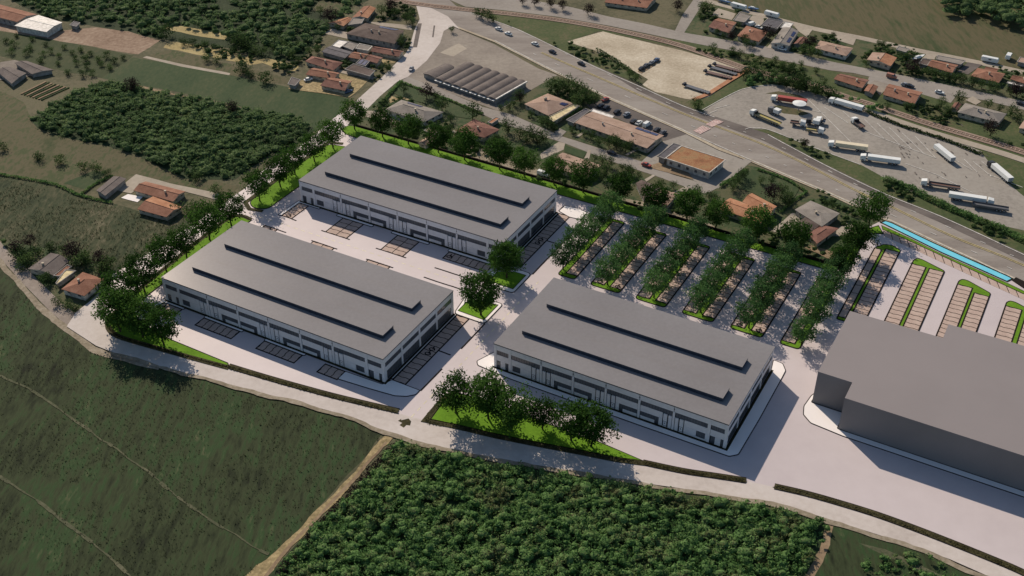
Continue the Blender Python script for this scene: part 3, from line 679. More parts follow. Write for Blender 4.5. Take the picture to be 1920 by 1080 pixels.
# squares with the two street trees
for poly, inner, lab in (([(70, 54.8), (68.4, 51.3), (70.4, 47.6), (79.5, 47.6), (79.5, 58), (76, 58.2)], [(70.8, 54.4), (70.8, 49.4), (78.5, 49.2), (78.5, 56.6), (75, 56.6)], "white kerbed corner with a grass square beside the rear hall"),
                         ([(68.9, 40.8), (70.3, 32.1), (79.6, 32), (79.6, 42)], [(70.6, 39.6), (70.6, 33.6), (78.6, 33.4), (78.6, 40.9)], "white kerbed corner with a grass square beside the left hall")):
    o = island("sidewalk", rounded(Rs(poly), 1.6), 'side', lab, .12, .3, cat="sidewalk")
    mb = MB().prism(Rs(inner), ZS + .1, ZS + .17); mb.build("turf", MT['turf'], o)
    MB().ribbon(Rs(inner), .25, ZS + .1, ZS + .18, True).build("edging", MT['ink'], o)
# sidewalks
SW = [
    ([(59.4, -4.5), (59.4, -1.3), (70.2, -.9), (71.2, 1.6), (79.3, 1.6), (79.3, -.1), (77.7, -1.8), (75, -3), (67.8, -3.8)], "white corner pavement at the near end of the left hall"),
    ([(71, 91.1), (71.2, 94.9), (76, 95.2), (78.9, 94.3), (78.8, 90), (75.2, 89.6)], "white pavement patch behind the rear hall's far corner"),
    ([(90.2, 34), (90.4, 17.9), (150.8, 17.9), (150.8, 50), (150, 54.2), (152.5, 53.9), (154, 51.6), (154.1, 46.9), (154.2, 31.2), (154, 17.8), (152.4, 16.2), (130.6, 15.9), (96.3, 15.9), (86.6, 16.6), (85.6, 17.9), (88, 24)], "white pavement wrapping round the right hall"),
    ([(163.2, 48), (163, 43.1), (171, 43.1), (171, 37), (240, 37), (240, 35.2), (172.8, 35.2), (165, 36), (162.7, 38), (161.9, 41), (162.3, 45.5)], "white pavement at the corner of the grey block building"),
    ([(13.9, -1.3), (13.9, -.4), (26.8, -.4), (26.8, -1.3)], "white pavement bar above the front bays of the left hall, farthest left"),
    ([(33.9, -1.3), (33.9, -.4), (46.8, -.4), (46.8, -1.3)], "white pavement bar above the middle front bays of the left hall"),
    ([(-1.4, -4.4), (-1, .3), (6.9, .2), (6.9, -1.2), (0, -1.3), (-.1, -4.4)], "white L-shaped kerb at the left corner of the left hall"),
    ([(14.2, 56.6), (14.2, 57.6), (27.2, 57.6), (27.2, 56.6)], "white pavement bar at the rear hall, left pair of bays"),
    ([(33.8, 56.6), (33.8, 57.6), (46.6, 57.6), (46.6, 56.6)], "white pavement bar at the rear hall, middle pair of bays"),
    ([(53.2, 56.5), (53.2, 57.6), (69, 57.6), (69, 56.5)], "white pavement bar at the rear hall, right row of bays"),
    ([(-1.2, 48.6), (-.8, 58.4), (7.6, 57.8), (7.6, 57.1), (.1, 57.2), (-.1, 48.6)], "white L-shaped kerb at the left corner of the rear hall"),
    ([(-1.6, 41.8), (-1.6, 39), (-.9, 39), (-.9, 41.8)], "short white kerb end behind the left hall"),
    ([(70.4, 2), (70.4, 32), (71.2, 32), (71.2, 2)], "narrow pavement along the right end of the left hall"),
    ([(70.6, 60), (70.6, 90), (71.4, 90), (71.4, 60)], "narrow pavement along the right end of the rear hall"),
]
for poly, lab in SW: island("sidewalk", rounded(Rs(poly), .5, 2), 'side', lab, .11, .26, cat="sidewalk")
# dark brown-green strips at the feet of the halls
for (u, v), L, nm in (((0.14, 58.32), 70.24, "rear"), ((0, 0), 70.14, "left"), ((90.54, 18.22), 60.13, "right")):
    P = Rs([(u - .5, v - .32), (u + L + .4, v - .32), (u + L + .4, v + 32)])
    tag(MB().ribbon(P, .8, ZS - .05, ZS + .14).build("foot_strip", MT['base_strip']), "dark brown-green strip at the foot of the %s hall" % nm, "gravel strip", None, "structure")

# parking bays: every bay is a slab of its own in a dark bed
_bay = {}
def bay_mesh(w, l):
    k = (round(w, 2), round(l, 2))
    if k not in _bay:
        g = .32; hw, hl = w / 2 - g / 2, l / 2 - g / 2; s = .17
        # the long edges step sideways half way, so the joints zigzag
        edge = [(-hl, 0), (-hl * .35, -s), (hl * .3, s), (hl, 0)]
        poly = [(x, -hw + d) for x, d in edge] + [(x, hw + d) for x, d in reversed(edge)]
        _bay[k] = MB().prism(poly, ZS + .004, ZS + .03, base=False).mesh("parking_bay", MT['bay'])
    return _bay[k]
def sym_mesh():
    mb = MB(); z0, z1 = 0, .008
    cir = lambda x, y, r: [(x + r * math.cos(t), y + r * math.sin(t)) for t in np.linspace(0, 2 * math.pi, 10, endpoint=False)]
    mb.prism(cir(.1, .95, .2), z0, z1)
    mb.ribbon([(.1, .7), (.1, .1), (.55, .1), (.8, -.5)], .34, z0, z1)
    mb.ribbon([(.1, .42), (.5, .42)], .24, z0, z1)
    mb.ribbon([(-.1, .25), (-.4, 0), (-.5, -.3), (-.35, -.65), (0, -.8), (.35, -.7), (.5, -.4)], .28, z0 + .001, z1 + .001)
    return mb.mesh("wheelchair_symbol", MT['seam'])
SYM = sym_mesh()
def bays(label, origin, du, dv, n_along, n_across=1, along='v', lay_dir=None, width=2.0, depth=3.5, sym=(), ends=True):
    """n_along bays of the given width one after another in direction `along`; n_across columns."""
    u0, v0 = origin
    o = empty("parking_bays", label, "parking bays", kind="structure")
    W, D = width * K, depth * K
    tu, tv = (n_across * depth, n_along * width) if along == 'v' else (n_along * width, n_across * depth)
    bed = Rs([(u0 - .1, v0 - .1), (u0 + tu + .1, v0 - .1), (u0 + tu + .1, v0 + tv + .1), (u0 - .1, v0 + tv + .1)])
    MB().prism(bed, ZS - .02, ZS + .008).build("bed", MT['seam'], o)
    MB().ribbon(bed, .42, ZS - .02, ZS + .034, True).build("edging", MT['ink'], o)
    me = bay_mesh(W, D)
    for i in range(n_along):
        for j in range(n_across):
            if along == 'v': u, v = u0 + (j + .5) * depth, v0 + (i + .5) * width
            else: u, v = u0 + (i + .5) * width, v0 + (j + .5) * depth
            rz = YAW if along == 'v' else YAW + math.pi / 2
            b = put("parking_bay", me, o, (*R(u, v), rng.uniform(-.004, .004)), rz)
            if (i, j) in sym: put("wheelchair_symbol", SYM, o, (*R(u, v), ZS + .036), YAW).scale = (1.5, 1.3, 1)
    return o
bays("row of fifteen parking bays along the right end of the left hall", (71.4, 1.8), 0, 0, 15, width=2.0, depth=3.5, sym=((6, 0), (7, 0)))
bays("row of fifteen parking bays along the right end of the rear hall", (71.7, 59.9), 0, 0, 15, width=2.0, depth=3.5, sym=((6, 0), (7, 0)))
bays("single parking bay behind the rear hall's far corner", (71.0, 91.5), 0, 0, 1, width=2.3, depth=1.5)
bays("three parking bays at the left corner of the left hall", (.3, -4.6), 0, 0, 3, along='u', width=2.05, depth=3.3, sym=((0, 0),))
bays("left group of six front bays at the left hall", (14.2, -4.7), 0, 0, 6, along='u', width=1.97, depth=3.3)
bays("middle group of six front bays at the left hall", (34.3, -4.7), 0, 0, 6, along='u', width=1.97, depth=3.3)
bays("group of three front bays at the near corner of the left hall", (53.4, -4.7), 0, 0, 3, along='u', width=1.97, depth=3.3)
bays("four parking bays at the left corner of the rear hall", (.1, 48.9), 0, 0, 4, width=2.05, depth=3.5, sym=((0, 0),))
bays("left block of eight bays in front of the rear hall", (16.9, 48), 0, 0, 4, 2, width=2.12, depth=3.6)
bays("middle block of eight bays in front of the rear hall", (36.3, 48), 0, 0, 4, 2, width=2.12, depth=3.6)
bays("row of seven bays in front of the rear hall's right part", (54, 52.9), 0, 0, 7, along='u', width=2.0, depth=3.4, sym=((0, 0),))
bays("bays behind the left hall, farthest left", (-.5, 33.6), 0, 0, 4, 1, width=2.1, depth=4.2, sym=((3, 0),))
bays("block of bays behind the left hall, left of the middle", (16.9, 33.6), 0, 0, 4, 2, width=2.1, depth=3.6)
bays("block of bays behind the left hall, right of the middle", (36.1, 33.6), 0, 0, 4, 2, width=2.1, depth=3.6)
# the six tree islands: grass median and ends, bays on one or both sides
for k in range(6):
    u0 = 82.45 + 13.35 * k
    nth = ("first", "second", "third", "fourth", "fifth", "sixth")[k]
    ue = [u0 + 3.4, u0 + 8.6] if k == 0 else ([u0, u0 + 5.1] if k == 5 else [u0, u0 + 8.6])
    isl = rounded(Rs([(ue[0], 61.4), (ue[1], 61.4), (ue[1], 94.9), (ue[0], 94.9)]), 1.4)
    island("grass_island", isl, 'turf', "grass median of the %s tree row from the left in the car park" % nth, .1, .4)
    zkeep = ZS; ZS += .1
    if k > 0: bays("left bays of the %s tree row from the left" % nth, (u0 + .1, 63.0), 0, 0, 15, width=2.03, depth=3.3, sym=((0, 0),) if k in (1, 4) else ())
    if k < 5: bays("right bays of the %s tree row from the left" % nth, (u0 + 5.3, 63.2), 0, 0, 15, width=2.03, depth=3.2, sym=((0, 0),) if k in (1, 4) else ())
    ZS = zkeep
# the four treeless islands at the right
for poly, lab, blocks in (
    ([(158.9, 78.6), (158.9, 117), (160.8, 120.2), (163, 120.8), (165.7, 119.4), (165.7, 78.6)], "rounded bay island next to the tree rows",
     [((159.0, 80), 9, 4.1, 1.9, "left narrow"), ((161.9, 80), 19, 2.0, 3.7, "right")]),
    ([(170.1, 78.6), (170.1, 116), (170.7, 117.6), (172, 117.6), (178.9, 114.8), (178.9, 78.6)], "second treeless bay island",
     [((170.2, 80), 17, 2.0, 3.7, "left"), ((175, 80), 17, 2.0, 3.8, "right")]),
    ([(183.3, 78.6), (183.3, 111.8), (184, 113.2), (185.4, 113.2), (192, 110), (192, 78.6)], "third treeless bay island",
     [((183.4, 80), 15, 2.0, 3.8, "left"), ((188.2, 80), 14, 2.0, 3.7, "right")]),
    ([(196.5, 78.6), (196.5, 107.8), (197.2, 109), (198.6, 109), (205.8, 105.6), (205.8, 78.6)], "treeless bay island at the right edge",
     [((196.6, 80), 13, 2.0, 4.0, "left"), ((202, 80), 12, 2.0, 3.7, "right")])):
    island("grass_island", rounded(Rs(poly), .8, 3), 'turf', "grass median of the %s" % lab, .1, .4)
    zkeep = ZS; ZS += .1
    for org, n, w, d, side in blocks: bays("%s bays of the %s" % (side, lab), org, 0, 0, n, width=w, depth=d)
    ZS = zkeep
# slanting bays along the water basin
o = empty("parking_bays", "slanting parking bays in front of the water basin", "parking bays", kind="structure")
ta, tb, ba, bb = [Vector(R(*q)) for q in ((158.3, 128.2), (202.5, 113.4), (159.8, 124.7), (204.6, 109.9))]
N = 17
MB().prism([tuple(q) for q in (ta, ba, bb, tb)], ZS - .02, ZS + .008).build("bed", MT['seam'], o)
for i in range(N):
    t0, t1 = (i + .05) / N, (i + .95) / N
    q = [ta.lerp(tb, t0), ba.lerp(bb, t0), ba.lerp(bb, t1), ta.lerp(tb, t1)]; c = sum(q, Vector((0, 0))) / 4
    if i == 0: dme = MB().prism([tuple(p - c) for p in q], ZS + .004, ZS + .03, base=False).mesh("parking_bay", MT['bay'])
    put("parking_bay", dme, o, (c.x, c.y, 0))
# water basin with its grass edge
water = Gs([(1651, 417), (1660, 414), (1672, 418), (1747, 454), (1822, 488), (1892, 519), (1898, 523), (1888, 528), (1841, 507), (1766, 474), (1702, 442)])
island("grass_strip", Gs([(1653, 423), (1702, 445), (1766, 477), (1841, 510), (1888, 531), (1930, 551), (1926, 554), (1916, 550), (1841, 515), (1766, 480), (1717, 457), (1680, 441), (1655, 430)]), 'turf', "narrow bright grass strip between basin and bays", .12, .22, cat="grass strip")
w = tag(MB().sheet(water, ZS + .05).build("water_basin", MT['water']), "long turquoise water basin beside the highway", "basin", None, "structure")
MB().ribbon(water if area(water) > 0 else water[::-1], .5, ZS - .1, ZS + .16, True).build("rim", MT['base_strip'], w)
island("gravel_bed", Gs([(1897, 526), (1905, 520), (1935, 535), (1950, 552), (1930, 548)]), 'ink', "dark stony patch at the end of the water basin", .1, 0, cat="stone bed")
# dark kerb lines on the paving
KL = [[(54.4, 47.7), (66, 47.7)], [(54.3, 42.35), (66.8, 42.35)], [(79.6, 20.2), (79.6, 32.2)], [(79.5, 1.6), (79.6, 11.2)], [(79.8, 58), (79.9, 90)], [(74.9, 16.8), (78.6, 16.8)], [(75.2, 75), (79.8, 75)],
      [(-1, 42.0), (7, 42.0)], [(16, 42.1), (25.2, 42.1)], [(35.4, 42), (44.4, 42)], [(15.3, 47.9), (17, 47.9)], [(24, 47.9), (25.4, 47.9)], [(34.6, 47.9), (36.3, 47.9)], [(43.4, 47.9), (44.8, 47.9)], [(3.6, 48.8), (5.6, 48.6)],
      [(86.6, 17), (80, 17.2)]]
for i, l in enumerate(KL[:-1]):
    P = refine(Rs(l), 1.0, .14, i, False)
    o = tag(MB().ribbon(P, .5, ZS - .02, ZS + .06).build("kerb_line", MT['ink']), "dark kerb line set in the pale paving", "kerb", "dark kerb lines in the paving", "structure")
mb = MB()
for a, b in (((1.9, 45.2), (64, 45.2)), ((82.7, -7.5), (82.9, 57)), ((-9, 45), (1, 45.2))):
    d = math.hypot(b[0] - a[0], b[1] - a[1]); n = int(d / 2.6)
    for i in range(n):
        t0, t1 = i / n, (i + .55) / n
        mb.ribbon(Rs([(a[0] + (b[0] - a[0]) * t, a[1] + (b[1] - a[1]) * t) for t in (t0, t1)]), .22, ZS, ZS + .005)
tag(mb.build("lane_line", MT['yellow']), "faint yellow dashed lines on the pale paving", "road marking", None, "structure")
# furrows of the vegetable plot
kg = empty("crop_rows", "tan furrows of the vegetable plot near the left edge", "crop rows", kind="structure")
q = [Vector(p) for p in Gs([(83, 152), (132, 165), (80, 188), (37, 175)])]
for i in range(8):
    t = (i + .5) / 8; a, b = q[0].lerp(q[1], t), q[3].lerp(q[2], t)
    P = refine([tuple(a), tuple(b)], 2, .3, i, False)
    MB().ribbon(P, .9, -.2, .12).build("furrow", MT['leaf_garden' if i % 2 else 'dirt'], kg)
arrow = [(746, 789), (752, 785.5), (752.5, 788), (766, 784.5), (771, 790), (769, 798), (762, 797), (757, 802), (749, 797), (754, 793)]  # flat dark patch with a roughly arrow-like outline
tag(MB().prism(Gs(arrow), ZS + .001, ZS + .008).build("arrow_like_mark", MT['strip']), "dark arrow-like mark on the pale road at the site entrance", "road marking", None, "structure")

# ------------------------------------------------------------------ the three halls
HH = 9.45
def hall(label, u, v, L, W, lights):
    L *= K; W *= K
    o = empty("industrial_hall", label, "industrial building", (*R(u, v), ZS), YAW, "grey-roofed halls of the business park")
    MB().box(.3, L - .3, .3, W - .3, -.1, HH - .05).build("wall", MT['core'], o)
    rf = MB().box(-.22, L + .22, -.22, W + .22, HH, HH + .2).build("roof", MT['roof'], o)
    MB().ribbon([(-.12, -.12), (L + .12, -.12), (L + .12, W + .12), (-.12, W + .12)], .2, HH - .2, HH - .003, True).build("fascia", MT['fascia'], rf)
    for (x0, x1, y0, y1) in lights:
        x0, x1, y0, y1 = (q * K for q in (x0, x1, y0, y1))
        rl = MB().box(x0, x1, y0, y1, HH + 1.42, HH + 1.58).build("rooflight", MT['roof'], o)
        MB().box(x0 + .06, x1 - .06, y0 + .06, y1 - .06, HH + .19, HH + 1.417).build("glazing", MT['rooflight'], rl)
    def face(side, length):
        def bx(s0, s1, d0, d1, z0, z1, mb=None):
            mb = mb or MB()
            if side == 's': return mb.box(s0, s1, d0, d1, z0, z1)
            if side == 'n': return mb.box(L - s1, L - s0, W - d1, W - d0, z0, z1)
            if side == 'e': return mb.box(L - d1, L - d0, s0, s1, z0, z1)
            return mb.box(d0, d1, W - s1, W - s0, z0, z1)
        def panel(s0, s1, z0, z1): bx(s0 + .035, s1 - .035, .02, .31, z0 + .03, z1 - .03).build("wall_panel", MT['white_wall'], o)
        def col(s, w, z1): bx(s - w / 2, s + w / 2, -.1, .32, -.05, z1).build("column", MT['white_wall'], o)
        def win(name, s0, s1, z0, z1, n):
            g = bx(s0, s1, .16, .32, z0, z1).build(name, MT['glass'], o)
            mb = MB()
            for i in range(n + 1):
                c = s0 + (s1 - s0) * i / n
                bx(c - .05, c + .05, .1, .159, z0, z1, mb)
            bx(s0, s1, .1, .159, z0 - .05, z0, mb); bx(s0, s1, .1, .159, z1, z1 + .05, mb)
            f = mb.build("frame", MT['frame'], g); f["kind"] = "stuff"
        def door(s0, s1, z1=5.15):
            d = bx(s0 + .15, s1 - .15, -.02, .33, .02, z1 - .06).build("door", MT['white_wall'], o)
            w = s1 - s0; c = (s0 + s1) / 2
            return d, c
        def hatch(d, c):
            mb = MB()
            for a, b, z0, z1 in ((-.62, -.52, .5, 2.3), (.52, .62, .5, 2.3), (-.52, .52, .5, .6), (-.52, .52, 2.2, 2.3), (-.14, .14, 1.35, 1.65)): bx(c + a, c + b, -.06, -.021, z0, z1, mb)
            mb.build("wicket", MT['frame'], d)
        WT, WB, LT = 7.05, 5.35, 2.95
        if side in 'sn':
            bw = length / 7
            marks = [0, bw / 2] + [bw / 2 + bw * i for i in range(1, 7)] + [length]
            for i in range(8):
                a, b = marks[i], marks[i + 1]; w = b - a
                half = i in (0, 7)
                panel(a, b, WT, HH - .06)
                if i > 1 and i < 7:
                    col(a, .7, WT - .03)
                    j = bx(a - .05, a + .05, -.03, .019, WT + .05, HH - .25); bx(a - .16, a + .16, -.05, -.031, 8.0, 8.35, j).build("downpipe", MT['frame'], o)
                win("window", a + (.55 if not half else .7), b - (.55 if not half else .6), WB, WT, 11 if not half else 6)
                P = lambda t: a + w * t
                if half:
                    col(b if i == 0 else a, .9, HH - .06)
                    if i == 0: col(a + .3, .9, HH - .06)
                    if i == 7: col(b - .3, .9, HH - .06)
                    panel(a + .5, b - .5, LT, WB)
                    win("glass_door", P(.14), P(.36), .05, LT - .1, 2); panel(P(.38), P(.70), 0, LT); win("glass_door", P(.72), P(.90), .05, LT - .1, 2)
                    continue
                kind = "abcbcd"[i - 1]
                mir = kind in 'bd'
                Q = (lambda s, t: (P(s), P(t))) if not mir else (lambda s, t: (P(1 - t), P(1 - s)))
                d1 = door(*Q(.70, .835)); d2 = door(*Q(.845, .965))
                hatch(*d1)
                panel(*Q(.04, .69), LT, WB)
                if kind in 'ad':
                    win("window", *Q(.09, .32), .75, 2.75, 5); panel(*Q(.04, .69), -.02, .72); panel(*Q(.335, .69), .72, LT); panel(*Q(.04, .085), .72, LT)
                else:
                    win("window", *Q(.05, .47), 1.35, LT - .1, 9); panel(*Q(.05, .47), -.02, 1.3); win("glass_door", *Q(.475, .575), .05, LT - .1, 2); panel(*Q(.585, .69), -.02, LT)
        else:
            bw = length / 4
            for i in range(4):
                a, b = i * bw, (i + 1) * bw
                panel(a, b, WT, HH - .06); panel(a, b, 3.5, WB)
                win("window", a + .5, b - .5, WB, WT, 9)
                s0 = a + (1.7 if i == 0 else .5); s1 = b - (1.5 if i == 3 else .5)
                if i == 0: panel(a + .5, s0, -.02, 3.5)
                if i == 3: panel(s1, b - .5, -.02, 3.5)
                win("shop_window", s0 + .04, s1 - .04, .1, 3.4, 9)
                if i: col(a, .75, HH - .06)
            col(.45, .9, HH - .06); col(length - .45, .9, HH - .06)
    face('s', L); face('n', L); face('e', W); face('w', W)
    return o
hall("grey-roofed white hall at the back, between the rear tree row and the pale yard", .14, 58.32, 70.24, 32.02, [(4.8, 65.8, 6.4, 11.1), (4.8, 65.8, 19.15, 23.6)])
hall("grey-roofed white hall at the left, with bays along its front and a curved grass strip", 0, 0, 70.14, 32.02, [(4.8, 65.9, 6.4, 11.1), (4.8, 66, 19.2, 23.4)])
hall("shorter grey-roofed white hall at the front right, behind the triangular grass island", 90.54, 18.22, 60.13, 31.68, [(4.1, 56.3, 6.4, 10.9), (4.2, 56.3, 19.2, 23.5)])
bo = empty("commercial_block", "plain windowless grey block with a stepped outline at the right edge", "commercial building")
plan = Rs([(163.15, 70.4), (163.15, 43.3), (171.2, 43.3), (171.2, 37.1), (262, 37.1), (262, 76.75), (185.85, 76.75), (185.85, 70.4)])
MB().prism(plan, -.1, 12.1).build("wall", MT['block_wall'], bo)
MB().prism(plan, 12.103, 12.29).build("roof", MT['block_roof'], bo)

# ------------------------------------------------------------------ houses, sheds and the long warehouse
HOUSES = []
def house(label, quad, roof, wall='render_cream', style='gable', eave=2.5, rise=1.3, chim=1, solar=(), name='house', cat='house', roof2=None, wins=True):
    eave = max(1.7, eave * .74)
    if style != 'flat': rise *= .72
    q = [Vector(p) for p in Gs(quad, eave)]
    if area([tuple(p) for p in q]) < 0: q.reverse()
    if ((q[1] - q[0]).length + (q[3] - q[2]).length < (q[2] - q[1]).length + (q[0] - q[3]).length) != (style == 'gable_s'): q = q[1:] + q[:1]
    c = sum(q, Vector((0, 0))) / 4
    o = empty(name, label, cat, (c.x, c.y, -.25))
    q = [p - c for p in q]; E0 = eave + .25
    HOUSES.append((c.x, c.y, label, max((p.length for p in q))))
    inset = offset([tuple(p) for p in q], .45, True)
    MB().prism(inset, -.1, E0 - .17).build("wall", MT[wall], o)
    t2 = lambda p, z: (p[0], p[1], z)
    if style == 'flat':
        rf = MB().prism([tuple(p) for p in q], E0 - .165, E0 + .02).build("roof", MT[roof], o)
        MB().ribbon([tuple(p) for p in q], .3, E0 - .16, E0 + .2, True).build("parapet", MT[wall], rf)
        ridge = None
    else:
        short = ((q[2] - q[1]).length + (q[0] - q[3]).length) / 2
        r0, r1 = (q[3] + q[0]) / 2, (q[1] + q[2]) / 2
        ax = (r1 - r0).normalized()
        if style == 'hip': k = min(short * .45, (r1 - r0).length * .45); r0, r1 = r0 + ax * k, r1 - ax * k
        Z = E0 + rise
        vs = [t2(p, E0) for p in q] + [t2(r0, Z), t2(r1, Z)] + [t2(p, E0 - .16) for p in q]
        gm = 0 if style == 'hip' else 1
        mb = MB().add(vs, [(0, 1, 5, 4)]).add([], []).add([], [])
        mb.f += [(2, 3, 4, 5)]; mb.m += [2 if roof2 else 0]
        mb.f += [(1, 2, 5), (3, 0, 4)]; mb.m += [gm, gm]
        mb.f += [(9, 8, 7, 6), (6, 7, 1, 0), (7, 8, 2, 1), (8, 9, 3, 2), (9, 6, 0, 3)]; mb.m += [0] * 5
        rf = mb.build("roof", [MT[roof], MT[wall], MT[roof2 or roof]], o)
        MB().tube((r0.x, r0.y, Z + .02), (r1.x, r1.y, Z + .02), .13, .13, 5).build("ridge_cap", MT[roof2 or roof], rf)
        ridge = (r0, r1, Z)
    for k in range(chim):
        if ridge: p = ridge[0].lerp(ridge[1], .3 + .4 * k) + Vector((-ax.y, ax.x)) * short * .12; z = ridge[2] - .4
        else: p = q[0].lerp(q[2], .3 + .35 * k); z = E0
        MB().box(p.x - .32, p.x + .32, p.y - .32, p.y + .32, z, z + 1.1).box(p.x - .42, p.x + .42, p.y - .42, p.y + .42, z + 1.101, z + 1.22).build("chimney", MT['render_grey' if k else 'render_cream'], rf)
    for (s, t, n) in solar:       # rows of panels lying on the slope nearest the camera or on the flat roof
        for i in range(n):
            a, b = t + .10 * i, t + .10 * i + .09
            if ridge:
                lo0, lo1, hi0, hi1 = q[0], q[1], ridge[0], ridge[1]
                pt = lambda A, B: (lambda e, r: Vector((e.x + (r.x - e.x) * A, e.y + (r.y - e.y) * A, E0 + (ridge[2] - E0) * A + .1)))(lo0.lerp(lo1, B), hi0.lerp(hi1, B))
            else: pt = lambda A, B: (lambda m: Vector((m.x, m.y, E0 + .12)))(q[0].lerp(q[1], B).lerp(q[3].lerp(q[2], B), A))
            vs = [pt(s, a), pt(s, b), pt(s + .3, b), pt(s + .3, a)]
            MB().add(vs + [v + Vector((0, 0, .07)) for v in vs], [(4, 5, 6, 7), (0, 1, 5, 4), (1, 2, 6, 5), (2, 3, 7, 6), (3, 0, 4, 7)]).build("solar_panel", MT['solar'], rf)
    if wins:
        for i in range(4):
            a, b = Vector(inset[i]), Vector(inset[(i + 1) % 4]); d = b - a; l = d.length; d.normalize(); nrm = Vector((d.y, -d.x))
            n = int(l / 3.6)
            for j in range(n):
                p = a + d * l * (j + .5) / n
                if i == 0 and j == n // 2: w2, z0, z1, nm, m = .5, .2, 2.25, "door", 'frame'
                else: w2, z0, z1, nm, m = .6, 1.15, 2.35, "window", 'glass'
                if z1 > E0 - .3: z1 = E0 - .35
                if z1 - z0 < .4: continue
                A, B = p - d * w2, p + d * w2
                MB().prism([tuple(A + nrm * .06), tuple(B + nrm * .06), tuple(B - nrm * .05), tuple(A - nrm * .05)], z0, z1).build(nm, MT[m], o)
    return o
def shed(label, quad, roof, wall='render_grey', eave=2.4, **k): return house(label, quad, roof, wall, k.pop('style', 'flat'), eave, k.pop('rise', .8), 0, k.pop('solar', ()), 'shed', k.pop('cat', 'shed'), None, k.pop('wins', False))

# upper left village
house("gabled orange house at the top beside the railway", [(660, 33), (682, 12), (705, 15), (690, 34)], 't_pale', roof2='t_orange')
shed("flat grey roof joined to the topmost orange house", [(653, 47), (662, 34), (683, 35), (678, 44)], 't_grey')
house("low orange roof at the scrub's edge left of the long brown roof", [(614, 43), (652, 32), (661, 36), (644, 49)], 't_pale', rise=.9, chim=0)
house("long brown hipped building with blue panels in its corner, left of the junction road", [(648, 63), (685, 43), (758, 57), (740, 82)], 't_dark', 'render_grey', 'hip', 3.6, 1.6, 2, ((.08, .1, 5),))
shed("dark grey shed between the white shed roof and the orange house", [(603, 97), (620, 86), (663, 98), (647, 109)], 't_slate', style='gable')
shed("white-roofed shed among the grey sheds", [(622, 86), (635, 75), (653, 78), (637, 90)], 't_white')
shed("weathered grey shed right of the white-roofed shed", [(643, 87), (654, 78), (671, 83), (661, 94)], 't_grey')
shed("pale grey shed beside the long drive", [(667, 91), (674, 82), (698, 87), (690, 95)], 't_grey', wall='render_white')
house("red-brown roofed house beside the junction road", [(695, 96), (703, 87), (758, 96), (748, 106)], 't_brown', rise=1.3)
house("small bright orange house in the cluster of sheds", [(653, 107), (665, 97), (693, 102), (679, 112)], 't_orange')
house("brown-roofed annex right of the small bright orange house", [(685, 112), (695, 102), (718, 108), (707, 119)], 't_brown', rise=1.0, chim=0)
shed("small roof covered with blue solar panels", [(667, 119), (677, 110), (693, 115), (685, 124)], 't_slate', solar=((.12, .1, 8), (.55, .1, 8)))
house("red-brown hipped house at the end of the stubble strips", [(572, 115), (585, 105), (643, 117), (625, 132)], 't_brown', style='hip', rise=1.8)
shed("dark open carport below the red-brown hipped house", [(647, 130), (663, 120), (703, 133), (693, 143)], 't_dark', cat='carport')
house("orange-roofed house with a white car in its yard", [(573, 140), (588, 127), (638, 137), (627, 148)], 't_orange', rise=1.4)
house("lowest orange-roofed house beside the pale junction road", [(600, 160), (622, 145), (660, 152), (647, 170)], 't_orange', rise=1.6, roof2='t_brown')
shed("small grey shed left of the sandy yard", [(540, 158), (547, 145), (563, 150), (553, 161)], 't_shed')
# along the lane
house("grey hipped villa with solar panels at the start of the lane", [(722, 205), (753, 187), (832, 210), (795, 229)], 't_grey', 'render_white', 'hip', 3.0, 2.2, 1, ((.15, .45, 4),))
house("red hipped house beside the lane", [(853, 245), (890, 223), (937, 243), (908, 258)], 't_brown', 'render_cream', 'hip', 3.0, 1.9)
shed("small pinkish shed behind the first trees of the rear row", [(795, 245), (803, 240), (822, 246), (815, 252)], 't_pink')
shed("orange carport beside the red hipped house", [(915, 229), (930, 220), (937, 222), (922, 232)], 't_pale', cat='carport')
house("brownish low house hidden behind the rear tree row", [(783, 268), (806, 253), (822, 257), (799, 274)], 't_pink', rise=1.1, chim=0)
house("large pinkish hipped house with a beige terrace", [(983, 195), (1027, 175), (1075, 194), (1028, 217)], 't_pink', 'render_cream', 'hip', 3.1, 2.4, 2, ((.12, .72, 2),))
shed("flat beige terrace roof joined to the pinkish hipped house", [(1026, 221), (1077, 196), (1086, 199), (1038, 228)], 't_cream', wall='render_cream', eave=2.6)
house("long pinkish low building with parked cars behind it", [(1078, 230), (1111, 209), (1245, 254), (1213, 278)], 't_pink', 'render_cream', 'gable', 3.3, 1.0, 2, ((.1, .06, 3),), cat='building')
shed("white awning roof along the back of the long pinkish building", [(1107, 209), (1112, 204), (1152, 217), (1148, 222)], 't_white', eave=2.7, cat='awning')
shed("dark carport roof left of the long pinkish building", [(1062, 225), (1098, 204), (1107, 207), (1075, 231)], 't_slate', eave=2.5, cat='carport')
shed("orange-roofed porch at the right end of the long pinkish building", [(1207, 277), (1222, 267), (1229, 270), (1214, 281)], 't_pale', eave=2.5, cat='porch')
house("brown-pink gabled house behind the tree row, with a white doorstep path", [(1026, 311), (1055, 286), (1128, 310), (1102, 333)], 't_pink', 'render_cream', 'gable', 3.0, 1.6)
house("shop with a wide flat mottled-tile roof and white parapet", [(1248, 297), (1278, 274), (1360, 300), (1330, 324)], 't_mixed', 'render_white', 'flat', 4.2, chim=0, cat='shop')
shed("dark canopy roof at the left side of the shop", [(1233, 293), (1263, 269), (1277, 273), (1246, 298)], 't_slate', eave=3.4, cat='canopy')
house("flat brown-grey house behind the tree row", [(1192, 343), (1203, 337), (1238, 352), (1207, 374)], 't_dark', 'render_grey', 'hip', 2.9, 1.0, 0)
